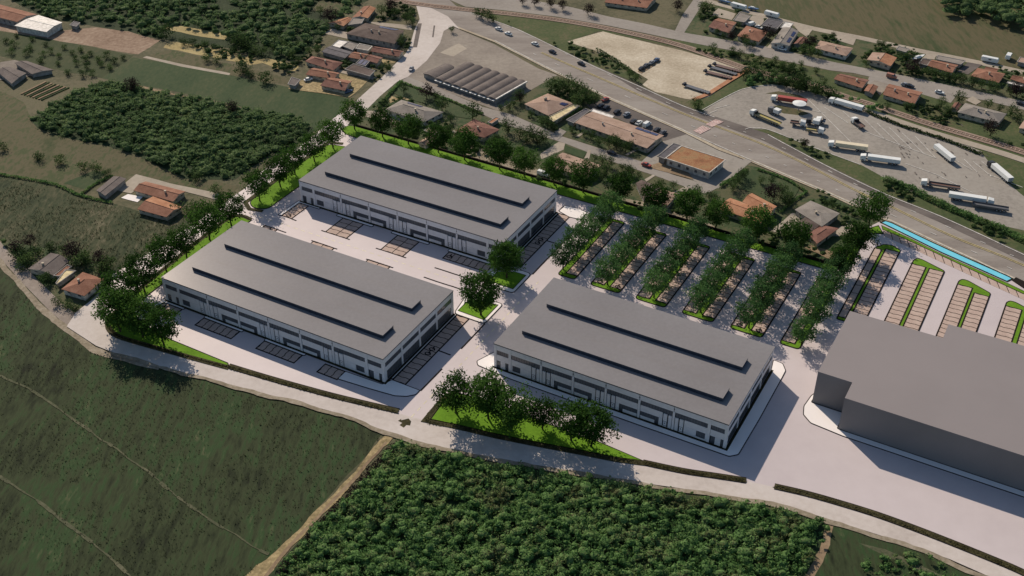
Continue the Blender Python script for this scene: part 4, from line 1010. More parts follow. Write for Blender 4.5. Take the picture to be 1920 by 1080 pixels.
house("flat pinkish house next to the brown-grey one", [(1218, 374), (1241, 354), (1272, 363), (1252, 385)], 't_pink', 'render_cream', 'hip', 2.9, 1.0)
house("big orange house behind the parking lot, main wing", [(1348, 391), (1369, 371), (1444, 398), (1427, 418)], 't_pale', 'render_cream', 'gable', 3.1, 1.3)
house("big orange house behind the parking lot, rear wing with a chimney", [(1392, 378), (1410, 362), (1457, 387), (1443, 404)], 't_pale', 'render_cream', 'gable', 3.2, 1.4)
house("large grey flat house near the corner tree", [(1490, 393), (1520, 376), (1575, 400), (1541, 425)], 't_grey', 'render_grey', 'hip', 3.2, .9)
house("brown low wing in front of the large grey flat house", [(1486, 423), (1510, 407), (1540, 421), (1514, 438)], 't_dark', 'render_grey', 'hip', 2.9, .6, 0)
house("reddish low wing beside the pale driveway", [(1514, 438), (1542, 422), (1573, 428), (1532, 457)], 't_brown', 'render_cream', 'hip', 2.8, .6, 0)
# upper right village
house("first orange house from the cross road, one slope darker", [(1328, 50), (1347, 34), (1382, 42), (1367, 62)], 't_orange', 'render_cream', 'gable_s', 3.0, 1.6, 1, (), roof2='t_brown')
shed("grey shed right of the first orange house", [(1375, 38), (1387, 23), (1408, 30), (1395, 42)], 't_grey')
house("second orange house from the cross road, with a roof window", [(1382, 67), (1400, 48), (1440, 60), (1423, 78)], 't_orange', 'render_cream', 'hip', 3.0, 1.8)
shed("dark grey shed behind the second orange house", [(1427, 47), (1440, 35), (1470, 40), (1457, 54)], 't_slate')
shed("white-roofed shed beside the dark grey shed", [(1463, 52), (1472, 41), (1488, 44), (1480, 53)], 't_white')
house("grey house with two fields of solar panels", [(1445, 81), (1468, 51), (1498, 58), (1480, 86)], 't_grey', 'render_white', 'gable', 3.2, 1.4, 1, ((.2, .15, 3), (.2, .55, 3)))
shed("pinkish annex right of the house with solar panels", [(1488, 82), (1500, 69), (1515, 72), (1503, 84)], 't_brown', style='gable')
house("long pinkish house at the bend of the village road", [(1527, 90), (1538, 76), (1600, 90), (1587, 105)], 't_pink', 'render_white', 'hip', 3.0, 1.4)
house("house with one pale and one brown roof slope", [(1625, 112), (1636, 98), (1682, 108), (1670, 124)], 't_pale', 'render_cream', 'gable_s', 3.0, 1.5, 1, (), roof2='t_pink')
shed("small grey shed by the field track", [(1680, 93), (1685, 87), (1705, 92), (1698, 98)], 't_grey')
house("orange house with a dark annex on its left", [(1739, 123), (1748, 112), (1797, 122), (1785, 137)], 't_orange', rise=1.4)
shed("dark annex left of the orange house", [(1723, 119), (1730, 110), (1746, 113), (1738, 123)], 't_dark')
shed("long grey shed behind the orange house", [(1755, 111), (1758, 104), (1810, 114), (1801, 121)], 't_grey')
house("orange hipped house beside the dark asphalt yard", [(1820, 142), (1833, 127), (1885, 138), (1873, 155)], 't_orange', style='hip', rise=1.8)
shed("orange annex behind the orange hipped house", [(1845, 130), (1850, 125), (1873, 129), (1868, 136)], 't_orange', style='gable')
house("orange house cut by the right edge", [(1894, 148), (1901, 141), (1935, 148), (1925, 158)], 't_orange')
shed("white awning in front of the orange house at the right edge", [(1888, 156), (1890, 153), (1918, 160), (1916, 163)], 't_white', cat='awning')
shed("pinkish shed at the right edge beside the field", [(1907, 116), (1913, 107), (1945, 113), (1938, 122)], 't_pink')
house("brown-orange house between village road and railway", [(1563, 148), (1577, 138), (1630, 150), (1617, 165)], 't_brown', rise=1.3, roof2='t_orange')
shed("small red-roofed annex left of the long orange house", [(1620, 170), (1628, 158), (1647, 162), (1637, 177)], 't_orange', style='gable')
house("long orange house beside the asphalt forecourt", [(1655, 177), (1667, 157), (1730, 173), (1715, 195)], 't_orange', rise=1.7, chim=2)
shed("small brown hut left of the grey hipped house", [(1783, 202), (1790, 192), (1803, 196), (1795, 206)], 't_brown', style='gable')
house("grey hipped house beside the village road", [(1795, 210), (1810, 193), (1888, 213), (1873, 230)], 't_grey', 'render_cream', 'hip', 3.0, 1.9, 2)
house("pinkish roof cut by the right edge below the grey hipped house", [(1910, 240), (1922, 222), (1965, 232), (1950, 252)], 't_pink')
house("orange terrace of houses cut by the top edge", [(1133, 4), (1150, -12), (1232, -4), (1213, 15)], 't_orange', rise=1.6, chim=2)
# left side
house("long orange-tiled barn cut by the left edge", [(-60, 18), (-20, 3), (70, 27), (32, 41)], 't_orange', 'render_grey', 'gable', 4.2, 1.6, 0, name='barn', cat='barn')
shed("white-roofed shed in the brown work yard", [(27, 48), (72, 28), (117, 42), (87, 60)], 't_white', wall='render_white', eave=4.0, style='gable', rise=.9)
shed("green-roofed hut behind the white-roofed shed", [(131, 47), (139, 40), (150, 43), (143, 50)], 't_slate')
shed("long grey shed near the left edge", [(27, 118), (50, 114), (100, 131), (60, 139)], 't_shed', style='gable')
shed("grey shed cut by the left edge", [(-8, 132), (18, 125), (50, 137), (22, 157)], 't_shed', style='gable')
shed("grey shed roof beside the pale driveway on the left", [(180, 357), (213, 330), (237, 335), (197, 367)], 't_shed', eave=2.6, style='gable', rise=.5)
house("orange house on the left, rear wing", [(250, 357), (273, 340), (348, 359), (325, 378)], 't_orange', rise=1.4)
house("orange house on the left, front wing facing the pasture", [(257, 392), (287, 368), (342, 388), (312, 407)], 't_pale', rise=1.3, roof2='t_orange', chim=0)
house("grey-roofed house by the old lane", [(52, 504), (95, 474), (131, 488), (100, 516)], 't_shed', rise=1.2)
shed("orange lean-to of the grey-roofed house by the old lane", [(101, 517), (126, 497), (134, 500), (111, 518)], 't_orange', style='flat', eave=2.3)
shed("cream canvas awning between the two houses by the old lane", [(105, 531), (123, 506), (142, 508), (107, 533)], 't_cream', eave=2.4, cat='awning')
house("orange hipped house by the old lane, nearest the left hall", [(115, 542), (155, 510), (195, 523), (158, 555)], 't_orange', 'render_white', 'hip', 3.0, 1.8)

# the long warehouse: seven vaulted roof strips side by side
def warehouse(label, quad, n, eave, with_glass):
    eave *= .42
    q = [Vector(p) for p in Gs(quad, eave)]
    c = sum(q, Vector((0, 0))) / 4
    o = empty("warehouse", label, "warehouse", (c.x, c.y, -.25)); q = [p - c for p in q]; E0 = eave + .25
    MB().prism(offset([tuple(p) for p in (q if area([tuple(k) for k in q]) > 0 else q[::-1])], .3, True), -.1, E0 - .1).build("wall", MT['render_grey'], o)
    for i in range(n):
        t0, t1 = (i + .03) / n, (i + .97) / n
        a, b = q[0].lerp(q[3], t0), q[0].lerp(q[3], t1); d, e = q[1].lerp(q[2], t0), q[1].lerp(q[2], t1)
        vs = []; m = 6
        for j in range(m + 1):
            s = j / m; z = E0 + .6 * math.sin(math.pi * s) ** .8
            for A, B in ((a, b), (d, e)): p = A.lerp(B, s); vs.append((p.x, p.y, z))
        fs = [(2 * j, 2 * j + 1, 2 * j + 3, 2 * j + 2) for j in range(m)] + [tuple(range(0, 2 * m + 2, 2)), tuple(range(2 * m + 1, 0, -2))]
        rf = MB().add(vs, fs).build("roof_strip", MT['t_shed'], o)
        g0, g1 = q[0].lerp(q[3], i / n), q[0].lerp(q[3], (i + .06) / n); h0, h1 = q[1].lerp(q[2], i / n), q[1].lerp(q[2], (i + .06) / n)
        MB().prism([tuple(g0), tuple(h0), tuple(h1), tuple(g1)], E0 - .15, E0 + .02).build("gutter", MT['fascia'], rf)
        if with_glass:
            for k in range(3):
                w0, w1 = a.lerp(b, .1 + .29 * k), a.lerp(b, .34 + .29 * k); nn = (q[0] - q[1]).normalized()
                MB().prism([tuple(w0), tuple(w1), tuple(w1 + nn * 1.1), tuple(w0 + nn * 1.1)], E0 - .55, E0 - .4).build("skylight", CP['silver' if k % 2 else 'white'], rf)
    if with_glass:
        MB().ribbon([tuple(q[2]), tuple(q[3])], .7, E0 - .1, E0 + .5).build("parapet", MT['t_white'], o)
    return o
warehouse("long warehouse with a dark ribbed roof of seven strips beside the highway", [(815, 147), (875, 116), (988, 154), (930, 187)], 7, 5.0, True)
warehouse("small dark annex at the left end of the ribbed warehouse", [(793, 138), (835, 119), (853, 126), (815, 146)], 1, 4.2, False)
# terracotta wall and stored pipe sections in the gravel lot
tag(MB().ribbon(Gs([(1300, 187), (1328, 176), (1366, 152), (1405, 129)]), 2.4, -.3, .12).build("terracotta_kerb", MT['t_pale']), "broad low terracotta-coloured kerb at the end of the gravel lot", "kerb")
for a, b, m, lab in (((1337, 122), (1390, 136), 'brown', "rust-brown trailer bed parked in the gravel lot, farthest back"), ((1328, 126), (1381, 141), 'grey', "dark trailer bed parked in the gravel lot, between two brown ones"),
                     ((1320, 135), (1371, 148), 'brown', "brown trailer bed parked in the gravel lot, nearest of the three"), ((1281, 160), (1330, 176), 'grey', "grey trailer bed parked alone at the left of the terracotta kerb")):
    A, B = Vector(G(*a)[:2]), Vector(G(*b)[:2]); d = B - A; l = d.length
    o = empty("trailer_bed", lab, "trailer", (*((A + B) / 2), -.25), math.atan2(d.y, d.x))
    MB().box(-l / 2 + 1, l / 2, -1.2, 1.2, .65, .9).build("deck", CP[m], o)
    MB().box(-l / 2, -l / 2 + 1, -1.2, 1.2, .9, 1.6).build("headboard", CP['black'], o)
    for k in range(3):
        for s in (-1, 1): MB().tube((l / 2 - 1.5 - 1.3 * k, s * 1.15, .5), (l / 2 - 1.5 - 1.3 * k, s * .85, .5), .5, .5, 10).build("wheel", MT['rubber'], o)

# ------------------------------------------------------------------ vehicles
def wheel_pair(o, x, r=.33, w=.9, t=.22):
    for s in (-1, 1):
        wh = MB().tube((x, s * w, r), (x, s * (w - t), r), r, r, 12).build("wheel", MT['rubber'], o)
        MB().tube((x, s * (w + .01), r), (x, s * (w - .02), r), r * .6, r * .6, 8).build("rim", CP['silver'], wh)
def loft(secs, mi=0):
    """Sections along x: (x, half width at bottom, half width at top, z bottom, z top)."""
    mb = MB(); vs = []
    for x, w0, w1, z0, z1 in secs:
        zm = z0 + (z1 - z0) * .6
        vs += [(x, -w0 * .94, z0), (x, -w0, zm), (x, -w1, z1), (x, w1, z1), (x, w0, zm), (x, w0 * .94, z0)]
    n = 6; fs = []
    for i in range(len(secs) - 1):
        for k in range(n): fs.append((n * i + k, n * (i + 1) + k, n * (i + 1) + (k + 1) % n, n * i + (k + 1) % n))
    fs += [tuple(range(n)), tuple(range(n * len(secs) - 1, n * len(secs) - n - 1, -1))]
    return mb.add(vs, fs, mi)
def car_proto(van=False):
    o = empty("parked_van" if van else "parked_car", "", "van" if van else "car")
    if van:
        loft([(2.45, .8, .7, .35, .9), (2.3, .92, .85, .25, 1.05), (1.5, .95, .85, .22, 1.25), (.95, .95, .8, .22, 2.0), (-2.3, .95, .84, .22, 2.1), (-2.45, .9, .78, .35, 1.9)]).build("body", CP['white'], o)
        loft([(1.52, .86, .80, 1.2, 1.28), (.97, .97, .82, 1.3, 1.98), (.2, .97, .83, 1.3, 1.8), (.19, .90, .80, 1.3, 1.7)]).build("cabin_glass", CARGLASS, o)
        wheel_pair(o, 1.55, .34, .97); wheel_pair(o, -1.5, .34, .97)
    else:
        loft([(2.15, .72, .62, .38, .66), (2.0, .86, .74, .25, .78), (1.1, .9, .8, .22, .92), (-1.5, .9, .8, .22, .95), (-2.05, .86, .72, .28, .92), (-2.15, .74, .64, .4, .82)]).build("body", CP['white'], o)
        loft([(1.05, .78, .74, .90, .93), (.35, .76, .60, .91, 1.40), (-1.0, .76, .60, .93, 1.42), (-1.75, .76, .70, .93, .96)]).build("cabin_glass", CARGLASS, o)
        MB().box(-.98, .33, -.585, .585, 1.40, 1.46).build("roof_panel", CP['white'], o)
        wheel_pair(o, 1.35); wheel_pair(o, -1.3)
    return o
_proto = {}
def car(x, y, dx, dy, col, label, group=None, van=False, size=1.0):
    p = Vector(G(x, y, .7)[:2]); d = Vector(G(x + dx, y + dy)[:2]) - Vector(G(x, y)[:2])
    loc, rz = (p.x, p.y, _z0(x, y)), math.atan2(d.y, d.x)
    mats = {"body": CP[col], "roof_panel": CP[col]}
    if van not in _proto:
        o = _proto[van] = car_proto(van); o.location = loc; o.rotation_euler = (0, 0, rz); o.scale = (size,) * 3; o["label"] = label
        if group: o["group"] = group
        for ch in o.children:
            if ch.name.split('.')[0] in mats: ch.material_slots[0].link = 'OBJECT'; ch.material_slots[0].material = mats[ch.name.split('.')[0]]
        return o
    return clone(_proto[van], loc, rz, label, group, (size,) * 3, mats)
def _z0(x, y): return Z_ROAD
HG, PG = "cars driving on the highway", "cars parked in the row behind the long pinkish building"
for a in ((935, 53, -3, -1, 'white', "white car on the highway nearest the junction", HG), (953, 62, -3, -1, 'white', "white car on the highway just behind the leading one", HG),
          (1003, 81, -3, -1.2, 'white', "white car on the highway beside the grassy bank", HG), (1036, 96, 3, 1.2, 'black', "dark car on the highway behind three white cars", HG),
          (1090, 118, 3, 1.2, 'black', "dark car on the highway level with the gravel lot", HG),
          (1135, 185, 4, -2, 'red', "red car at the entrance of the roadside parking", None),
          (1127, 197, 3, -2, 'black', "black car at the near end of the roadside row", PG), (1137, 200, 3, -2, 'black', "black car second in the roadside row", PG),
          (1157, 208, 3, -2, 'black', "dark car alone in the middle of the roadside row", PG), (1175, 213, 3, -2, 'silver', "silver car next to the white awning", PG),
          (1188, 226, 3, -2, 'black', "dark car left of two white vehicles in the roadside row", PG), (1198, 229, 3, -2, 'white', "white car left of the white van in the roadside row", PG),
          (1232, 242, 3, -2, 'black', "dark car at the far end of the roadside row, inner one", PG), (1243, 247, 3, -2, 'grey', "grey car at the far end of the roadside row, last one", PG),
          (1212, 308, 3, 1, 'red', "red car on the village lane by the shop", None), (1147, 285, 3, 1, 'black', "dark car on the village lane below the long pinkish building", None),
          (1203, 127, 3, -2, 'black', "dark car parked in the earth strip, farthest left", "cars on the earth strip in the gravel lot"), (1212, 121, 3, -2, 'grey', "grey car parked in the earth strip, second", "cars on the earth strip in the gravel lot"),
          (1222, 116, 3, -2, 'silver', "silver car parked in the earth strip, third", "cars on the earth strip in the gravel lot"), (1231, 111, 3, -2, 'blue', "blue-grey car parked in the earth strip, farthest right", "cars on the earth strip in the gravel lot"),
          (1423, 50, 3, 1, 'white', "white car behind the second orange house", None), (1467, 91, 3, .6, 'white', "white car on the pale forecourt of the solar house", None),
          (1698, 158, 3, .7, 'silver', "silver car on the asphalt forecourt nearest the long orange house", None), (1706, 160, 3, .7, 'black', "black car on the asphalt forecourt beside the silver one", None),
          (1762, 172, 3, .7, 'white', "white car alone on the asphalt forecourt", None), (1915, 193, 3, .8, 'black', "dark car on the village road at the right edge", None),
          (578, 148, 3, -.8, 'white', "white car in the sandy yard", None), (653, 170, 3, -1, 'blue', "pale blue car beside the lowest orange house", None),
          (771, 128, -2, 3, 'silver', "silver car on the pale junction road", None), (1396, 43, 3, 1, 'silver', "silver car between two sheds in the upper right", None)):
    car(*a)
car(1213, 233, 3, -2, 'white', "white van in the roadside row", PG, True)
car(1018, 326, 3, .9, 'white', "white van behind the boundary wall of the rear hall", None, True)
car(1410, 45, 3, -1, 'white', "white van in the pale yard of the upper right village", None, True)
car(1672, 143, 3, .7, 'orange', "orange pick-up on the village road", None, True)
# lorries
def lorry(front, rear, cab, load, label, style='box', cab_len=2.3, group="lorries in the lorry park"):
    A, B = Vector(G(*front, 1.5)[:2]), Vector(G(*rear, 1.5)[:2]); d = A - B; l = d.length
    o = empty("lorry", label, "lorry", (*((A + B) / 2), Z_ROAD), math.atan2(d.y, d.x), group)
    x1 = l / 2
    if cab:
        c = loft([(x1, 1.1, 1.0, .5, 1.9), (x1 - .15, 1.22, 1.1, .4, 2.4), (x1 - cab_len + .1, 1.22, 1.15, .4, 2.75), (x1 - cab_len, 1.2, 1.1, .5, 2.7)]).build("cab", CP[cab], o)
        MB().box(x1 - .12, x1 + .03, -1.0, 1.0, 1.35, 2.05).build("windscreen", CARGLASS, c)
        wheel_pair(o, x1 - 1.1, .5, 1.22, .35)
        x0 = x1 - cab_len - .7
        MB().box(-l / 2 + .4, x1 - .4, -.55, .55, .75, 1.0).build("chassis", CP['black'], o)
    else: x0 = x1; MB().box(-l / 2 + .4, x1 - .4, -.55, .55, .75, 1.0).build("chassis", CP['black'], o)
    if style == 'box':
        t = MB().box(-l / 2, x0, -1.2, 1.2, 1.0, 2.75).build("trailer", CP[load], o)
        MB().box(-l / 2 - .04, -l / 2 - .002, -1.1, 1.1, 1.15, 2.6).build("rear_door", CP['silver'], t)
        MB().box(-l / 2 + .1, x0 - .1, -1.22, 1.22, .95, 1.1).build("side_rail", CP['grey'], t)
    elif style == 'flat':
        t = MB().box(-l / 2, x0, -1.25, 1.25, 1.05, 1.3).build("flatbed", CP[load], o)
        MB().box(x0 - .15, x0, -1.2, 1.2, 1.302, 2.6).build("headboard", CP['black'], t)
        for s in (-1, 1): MB().box(-l / 2, x0 - .2, s * 1.2 - .04, s * 1.2 + .04, 1.302, 1.75).build("side_board", CP['grey'], t)
    else:
        t = MB().tube((-l / 2, 0, 2.2), (x0, 0, 2.2), 1.15, 1.15, 14).build("tank", CP[load], o, True)
        MB().box(-l / 2 + .3, x0 - .3, -.3, .3, 3.36, 3.45).build("catwalk", CP['grey'], t)
    for k in range(3 if l > 10 else 1): wheel_pair(o, -l / 2 + 1.6 + 1.35 * k, .5, 1.22, .35)
    if l > 10 and cab: wheel_pair(o, x1 - cab_len - 1.4, .5, 1.22, .35)
    return o
lorry((1446, 182), (1513, 192), 'white', 'red', "white lorry cab with a long red trailer by the round white canopy")
lorry((1555, 186), (1618, 204), 'white', 'white', "white lorry beside the railway hedge")
lorry((1408, 208), (1463, 231), 'white', 'yellow', "white cab pulling a yellow-green flatbed", 'flat')
lorry((1442, 203), (1462, 211), 'grey', 'white', "small white box lorry below the red one")
lorry((1511, 231), (1482, 227), 'white', 'brown', "short brown flatbed with its white cab on the right", 'flat')
lorry((1512, 225), (1537, 230), 'black', 'white', "small white box lorry in the middle of the park")
lorry((1530, 223), (1548, 226), 'white', 'silver', "small silver tipper behind the white box lorry", 'flat')
lorry((1545, 245), (1512, 240), 'white', 'yellow', "yellow tipper with white cab on stained ground", 'flat')
lorry((1599, 222), (1618, 237), 'white', 'brown', "brown tipper lorry with a white cab, slanting", 'flat')
lorry((1553, 268), (1627, 278), 'white', 'cream', "cream trailer lorry nearest the highway verge")
lorry((1613, 293), (1688, 303), 'white', 'white', "long white lorry in the middle of the park")
lorry((1755, 274), (1787, 300), None, 'white', "white trailer parked without a cab on the stall lines")
lorry((1855, 304), (1895, 338), 'black', 'white', "white trailer with a dark cab at the right edge")
lorry((1727, 340), (1801, 351), 'white', 'brown', "empty brown flatbed lorry with a white cab", 'flat')
lorry((1864, 378), (1779, 365), 'white', 'white', "long white lorry facing right at the hedge")
lorry((1823, 380), (1892, 391), None, 'grey', "thin grey trailer without a cab beside the long white lorry", 'flat')
o = empty("round_canopy", "round white canopy on the grass island of the lorry park", "canopy", (*G(1497, 206)[:2], Z_ROAD))
MB().tube((0, 0, 0), (0, 0, 3.4), .22, .18, 8).build("post", CP['silver'], o)
MB().tube((0, 0, 3.2), (0, 0, 3.45), 3.1, 3.1, 20).tube((0, 0, 3.451), (0, 0, 3.9), 3.0, .3, 20).build("cover", CP['white'], o)
def caravan(x, y, dx, dy, l, label, col='white', cat='caravan'):
    p = Vector(G(x, y, 1)[:2]); d = Vector(G(x + dx, y + dy)[:2]) - Vector(G(x, y)[:2])
    o = empty("caravan", label, cat, (p.x, p.y, -.15), math.atan2(d.y, d.x))
    loft([(l / 2, 1.0, .9, .6, 2.0), (l / 2 - .4, 1.15, 1.05, .45, 2.5), (-l / 2 + .3, 1.15, 1.05, .45, 2.55), (-l / 2, 1.05, .95, .6, 2.2)]).build("body", CP[col], o)
    MB().box(-.5, .8, -1.17, 1.17, 1.4, 2.0).build("window", CARGLASS, o)
    wheel_pair(o, 0, .33, 1.12)
caravan(1385, 12, 3, .8, 9, "long white caravan on the grass by the field track")
caravan(1447, 27, 3, .8, 8, "white caravan standing alone by the field track")
caravan(1378, 10, 3, .8, 4, "short white caravan at the left end of the row")
caravan(1856, 112, 3, .6, 8, "white trailer with dark netting beside the field track", cat='trailer')
caravan(1891, 106, 2, -3, 5, "rounded white trailer on the grass in the upper right")
def boat(x, y, dx, dy, l, col, label):
    p = Vector(G(x, y, .8)[:2]); d = Vector(G(x + dx, y + dy)[:2]) - Vector(G(x, y)[:2])
    o = empty("boat", label, "boat", (p.x, p.y, -.2), math.atan2(d.y, d.x))
    loft([(l / 2, .05, .08, 1.2, 1.5), (l * .3, .5, .75, .75, 1.4), (0, .8, 1.1, .6, 1.3), (-l / 2, .8, 1.05, .65, 1.3)]).build("hull", CP[col], o)
    loft([(l * .15, .5, .4, 1.3, 1.5), (0, .65, .5, 1.3, 1.95), (-l * .3, .65, .5, 1.3, 1.95), (-l * .32, .65, .5, 1.3, 1.8)]).build("cabin", CP['white'], o)
    for k in (-1, 1): MB().box(k * l * .2 - .1, k * l * .2 + .1, -.6, .6, -.1, .72).build("cradle", CP['grey'], o)
boat(1723, 107, 3, -1, 8, 'white', "white motor boat on a cradle behind the orange house")
boat(1358, 2, 3, .9, 9, 'blue', "blue boat at the upper end of the field track")
boat(1413, 16, 3, .6, 6, 'blue', "blue boat beside the long white caravan")

# ------------------------------------------------------------------ trees
def tree_parts(seed, h, r, base, n_cl, per, s, mat, trunk_r=.24, limbs=7):
    rg = np.random.default_rng(seed)
    mb = MB(); top = Vector((rg.normal() * .2, rg.normal() * .2, h * .62))
    p = Vector((0, 0, -.35)); pts = [p]
    for k in range(1, 5): pts.append(Vector((rg.normal() * .1 * k, rg.normal() * .1 * k, h * .62 * k / 4)))
    for k in range(4): mb.tube(pts[k], pts[k + 1], trunk_r * (1.25 - .28 * k), trunk_r * (1.25 - .28 * (k + 1)), 7, cap=False)
    cz = (h + base) / 2; ez = (h - base) / 2
    cen = []
    while len(cen) < n_cl:
        d = rg.normal(size=3); d /= np.linalg.norm(d); rad = rg.uniform(.35, 1.0) ** .55
        bulge = 1 + .16 * math.sin(3 * math.atan2(d[1], d[0]) + seed) + .1 * math.sin(5 * math.atan2(d[1], d[0]) + 2 * seed)
        c = np.array([d[0] * r * rad * bulge, d[1] * r * rad * bulge, cz + d[2] * ez * rad])
        if c[2] < cz: f = 1 - .25 * (cz - c[2]) / ez; c[0] *= f; c[1] *= f
        cen.append(c)
    cen = np.array(cen)
    for k in range(limbs):
        c = Vector(cen[k * (n_cl // limbs)]); a = pts[1].lerp(pts[4], rg.uniform(.1, .95))
        mid = a.lerp(c, .5) + Vector((0, 0, .25)); mb.tube(a, mid, trunk_r * .5, trunk_r * .32, 5, cap=False); mb.tube(mid, c, trunk_r * .32, trunk_r * .1, 4, cap=False)
    trunk = mb.mesh("trunk", MT['bark'], True)
    sp = s * 2.1
    C = np.repeat(cen, per, 0) + rg.normal(size=(n_cl * per, 3)) * [sp, sp, sp * .75]
    V, Q = leaf_quads(C, s * rg.uniform(.65, 1.3, len(C)), rg)
    return trunk, np_mesh("crown", V, Q, mat)
def tree_proto(name, cat, meshes):
    o = empty(name, "", cat); put("trunk", meshes[0], o); put("crown", meshes[1], o)
    return o
class Grove:
    def __init__(s, name, cat, variants): s.name, s.cat, s.vars, s.used = name, cat, variants, [None] * len(variants)
    def plant(s, x, y, z, label, group, k=None, sc=1.0, scz=None, rz=None):
        k = rng.integers(len(s.vars)) if k is None else k % len(s.vars)
        rz = rng.uniform(0, 6.28) if rz is None else rz
        S = (sc, sc, scz or sc)
        if s.used[k] is None:
            o = s.used[k] = tree_proto(s.name, s.cat, s.vars[k])
            o.location = (x, y, z); o.rotation_euler = (0, 0, rz); o.scale = S; o["label"] = label
            if group: o["group"] = group
            return o
        return clone(s.used[k], (x, y, z), rz, label, group, S)
row_trees = Grove("street_tree", "tree", [tree_parts(20 + i, 12.2, 5.0 + .25 * (i % 3), 2.7, 124, 27, .37, MT['leaf']) for i in range(4)])
big_tree = Grove("street_tree", "tree", [tree_parts(41, 17.0, 6.4, 3.4, 190, 30, .42, MT['leaf'], .34, 10), tree_parts(42, 14.2, 5.9, 3.0, 160, 30, .42, MT['leaf'], .32, 10)])
lot_trees = Grove("car_park_tree", "tree", [tree_parts(60 + i, 11.0, 4.9, 2.2, 106, 23, .36, MT['leaf_lot']) for i in range(4)])
ORD = ["first", "second", "third", "fourth", "fifth", "sixth", "seventh", "eighth", "ninth", "tenth", "eleventh", "twelfth", "thirteenth", "fourteenth", "fifteenth"]
for i, u in enumerate([-13, -1.7, 8.6, 20.1, 30.1, 43, 51.9, 62.5, 72.5, 84.8, 96.5, 106.7, 115.6, 128, 139]):
    row_trees.plant(*R(u, 104.4), ZS + .1, "%s tree from the left in the dark row behind the rear hall and car park" % ORD[i], "trees of the rear row", i, rng.uniform(1.0, 1.16))
for i, (x, y) in enumerate([(625, 278), (590, 303), (553, 327), (526, 350), (487, 377)]):
    row_trees.plant(*G(x, y)[:2], ZS + .1, "%s tree from the top on the grass strip left of the rear hall" % ORD[i], "trees left of the rear hall", i + 1, rng.uniform(1.02, 1.12))
for i, (x, y) in enumerate([(434, 423), (393, 450), (350, 483), (312, 508), (272, 548)]):
    row_trees.plant(*G(x, y)[:2], ZS + .1, "%s tree from the top on the curved grass strip left of the left hall" % ORD[i], "trees left of the left hall", i + 2, (1.12, 1.26, 1.05, 1.1, 1.2)[i])
for (x, y), sc, lab in (((234, 588), 1.32, "rear tree of the clump at the left corner, nearest the old lane"), ((226, 622), 1.3, "leftmost tree of the clump at the left corner"), ((268, 632), 1.2, "middle tree of the clump at the left corner"), ((308, 647), 1.18, "front tree of the clump at the left corner, beside the front road")):
    row_trees.plant(*G(x, y)[:2], ZS + .1, lab, "clump of trees at the left corner", None, sc)
for i, ((x, y), sc) in enumerate((((855, 775), 1.14), ((916, 785), 1.3), ((958, 808), 1.26), ((1017, 805), .9), ((1071, 826), 1.12), ((1108, 837), 1.2))):
    row_trees.plant(*G(x, y)[:2], ZS + .1, "%s tree from the left on the triangular grass island" % ORD[i], "trees of the triangular island", i, sc)
big_tree.plant(*G(901.7, 591)[:2], ZS + .15, "tall full tree on the grass square beside the left hall", None, 0)
big_tree.plant(*G(950, 521)[:2], ZS + .15, "full tree on the grass square beside the rear hall", None, 1)
for (x, y), k, sc, lab in (((1629, 426), 2, 1.2, "large tree at the corner next to the water basin"), ((1602, 478), 1, 1.08, "tree on the narrow grass strip below the corner tree"), ((1577, 515), 3, 1.0, "tree at the corner of rear strip and side strip")):
    row_trees.plant(*G(x, y)[:2], ZS + .1, lab, None, k, sc)
for k in range(6):
    u = 82.45 + 13.35 * k + (3.7 if k == 0 else 4.9 if k == 5 else 4.35)
    for j, v in enumerate((64.0, 72.0, 79.6, 87.6, 95.2)):
        lot_trees.plant(*R(u + rng.uniform(-.3, .3), v + rng.uniform(-.6, .6)), ZS + .1, "%s tree from the near end of the %s car-park row from the left" % (ORD[j], ORD[k]), "trees between the parking bays", None, rng.uniform(.92, 1.07))

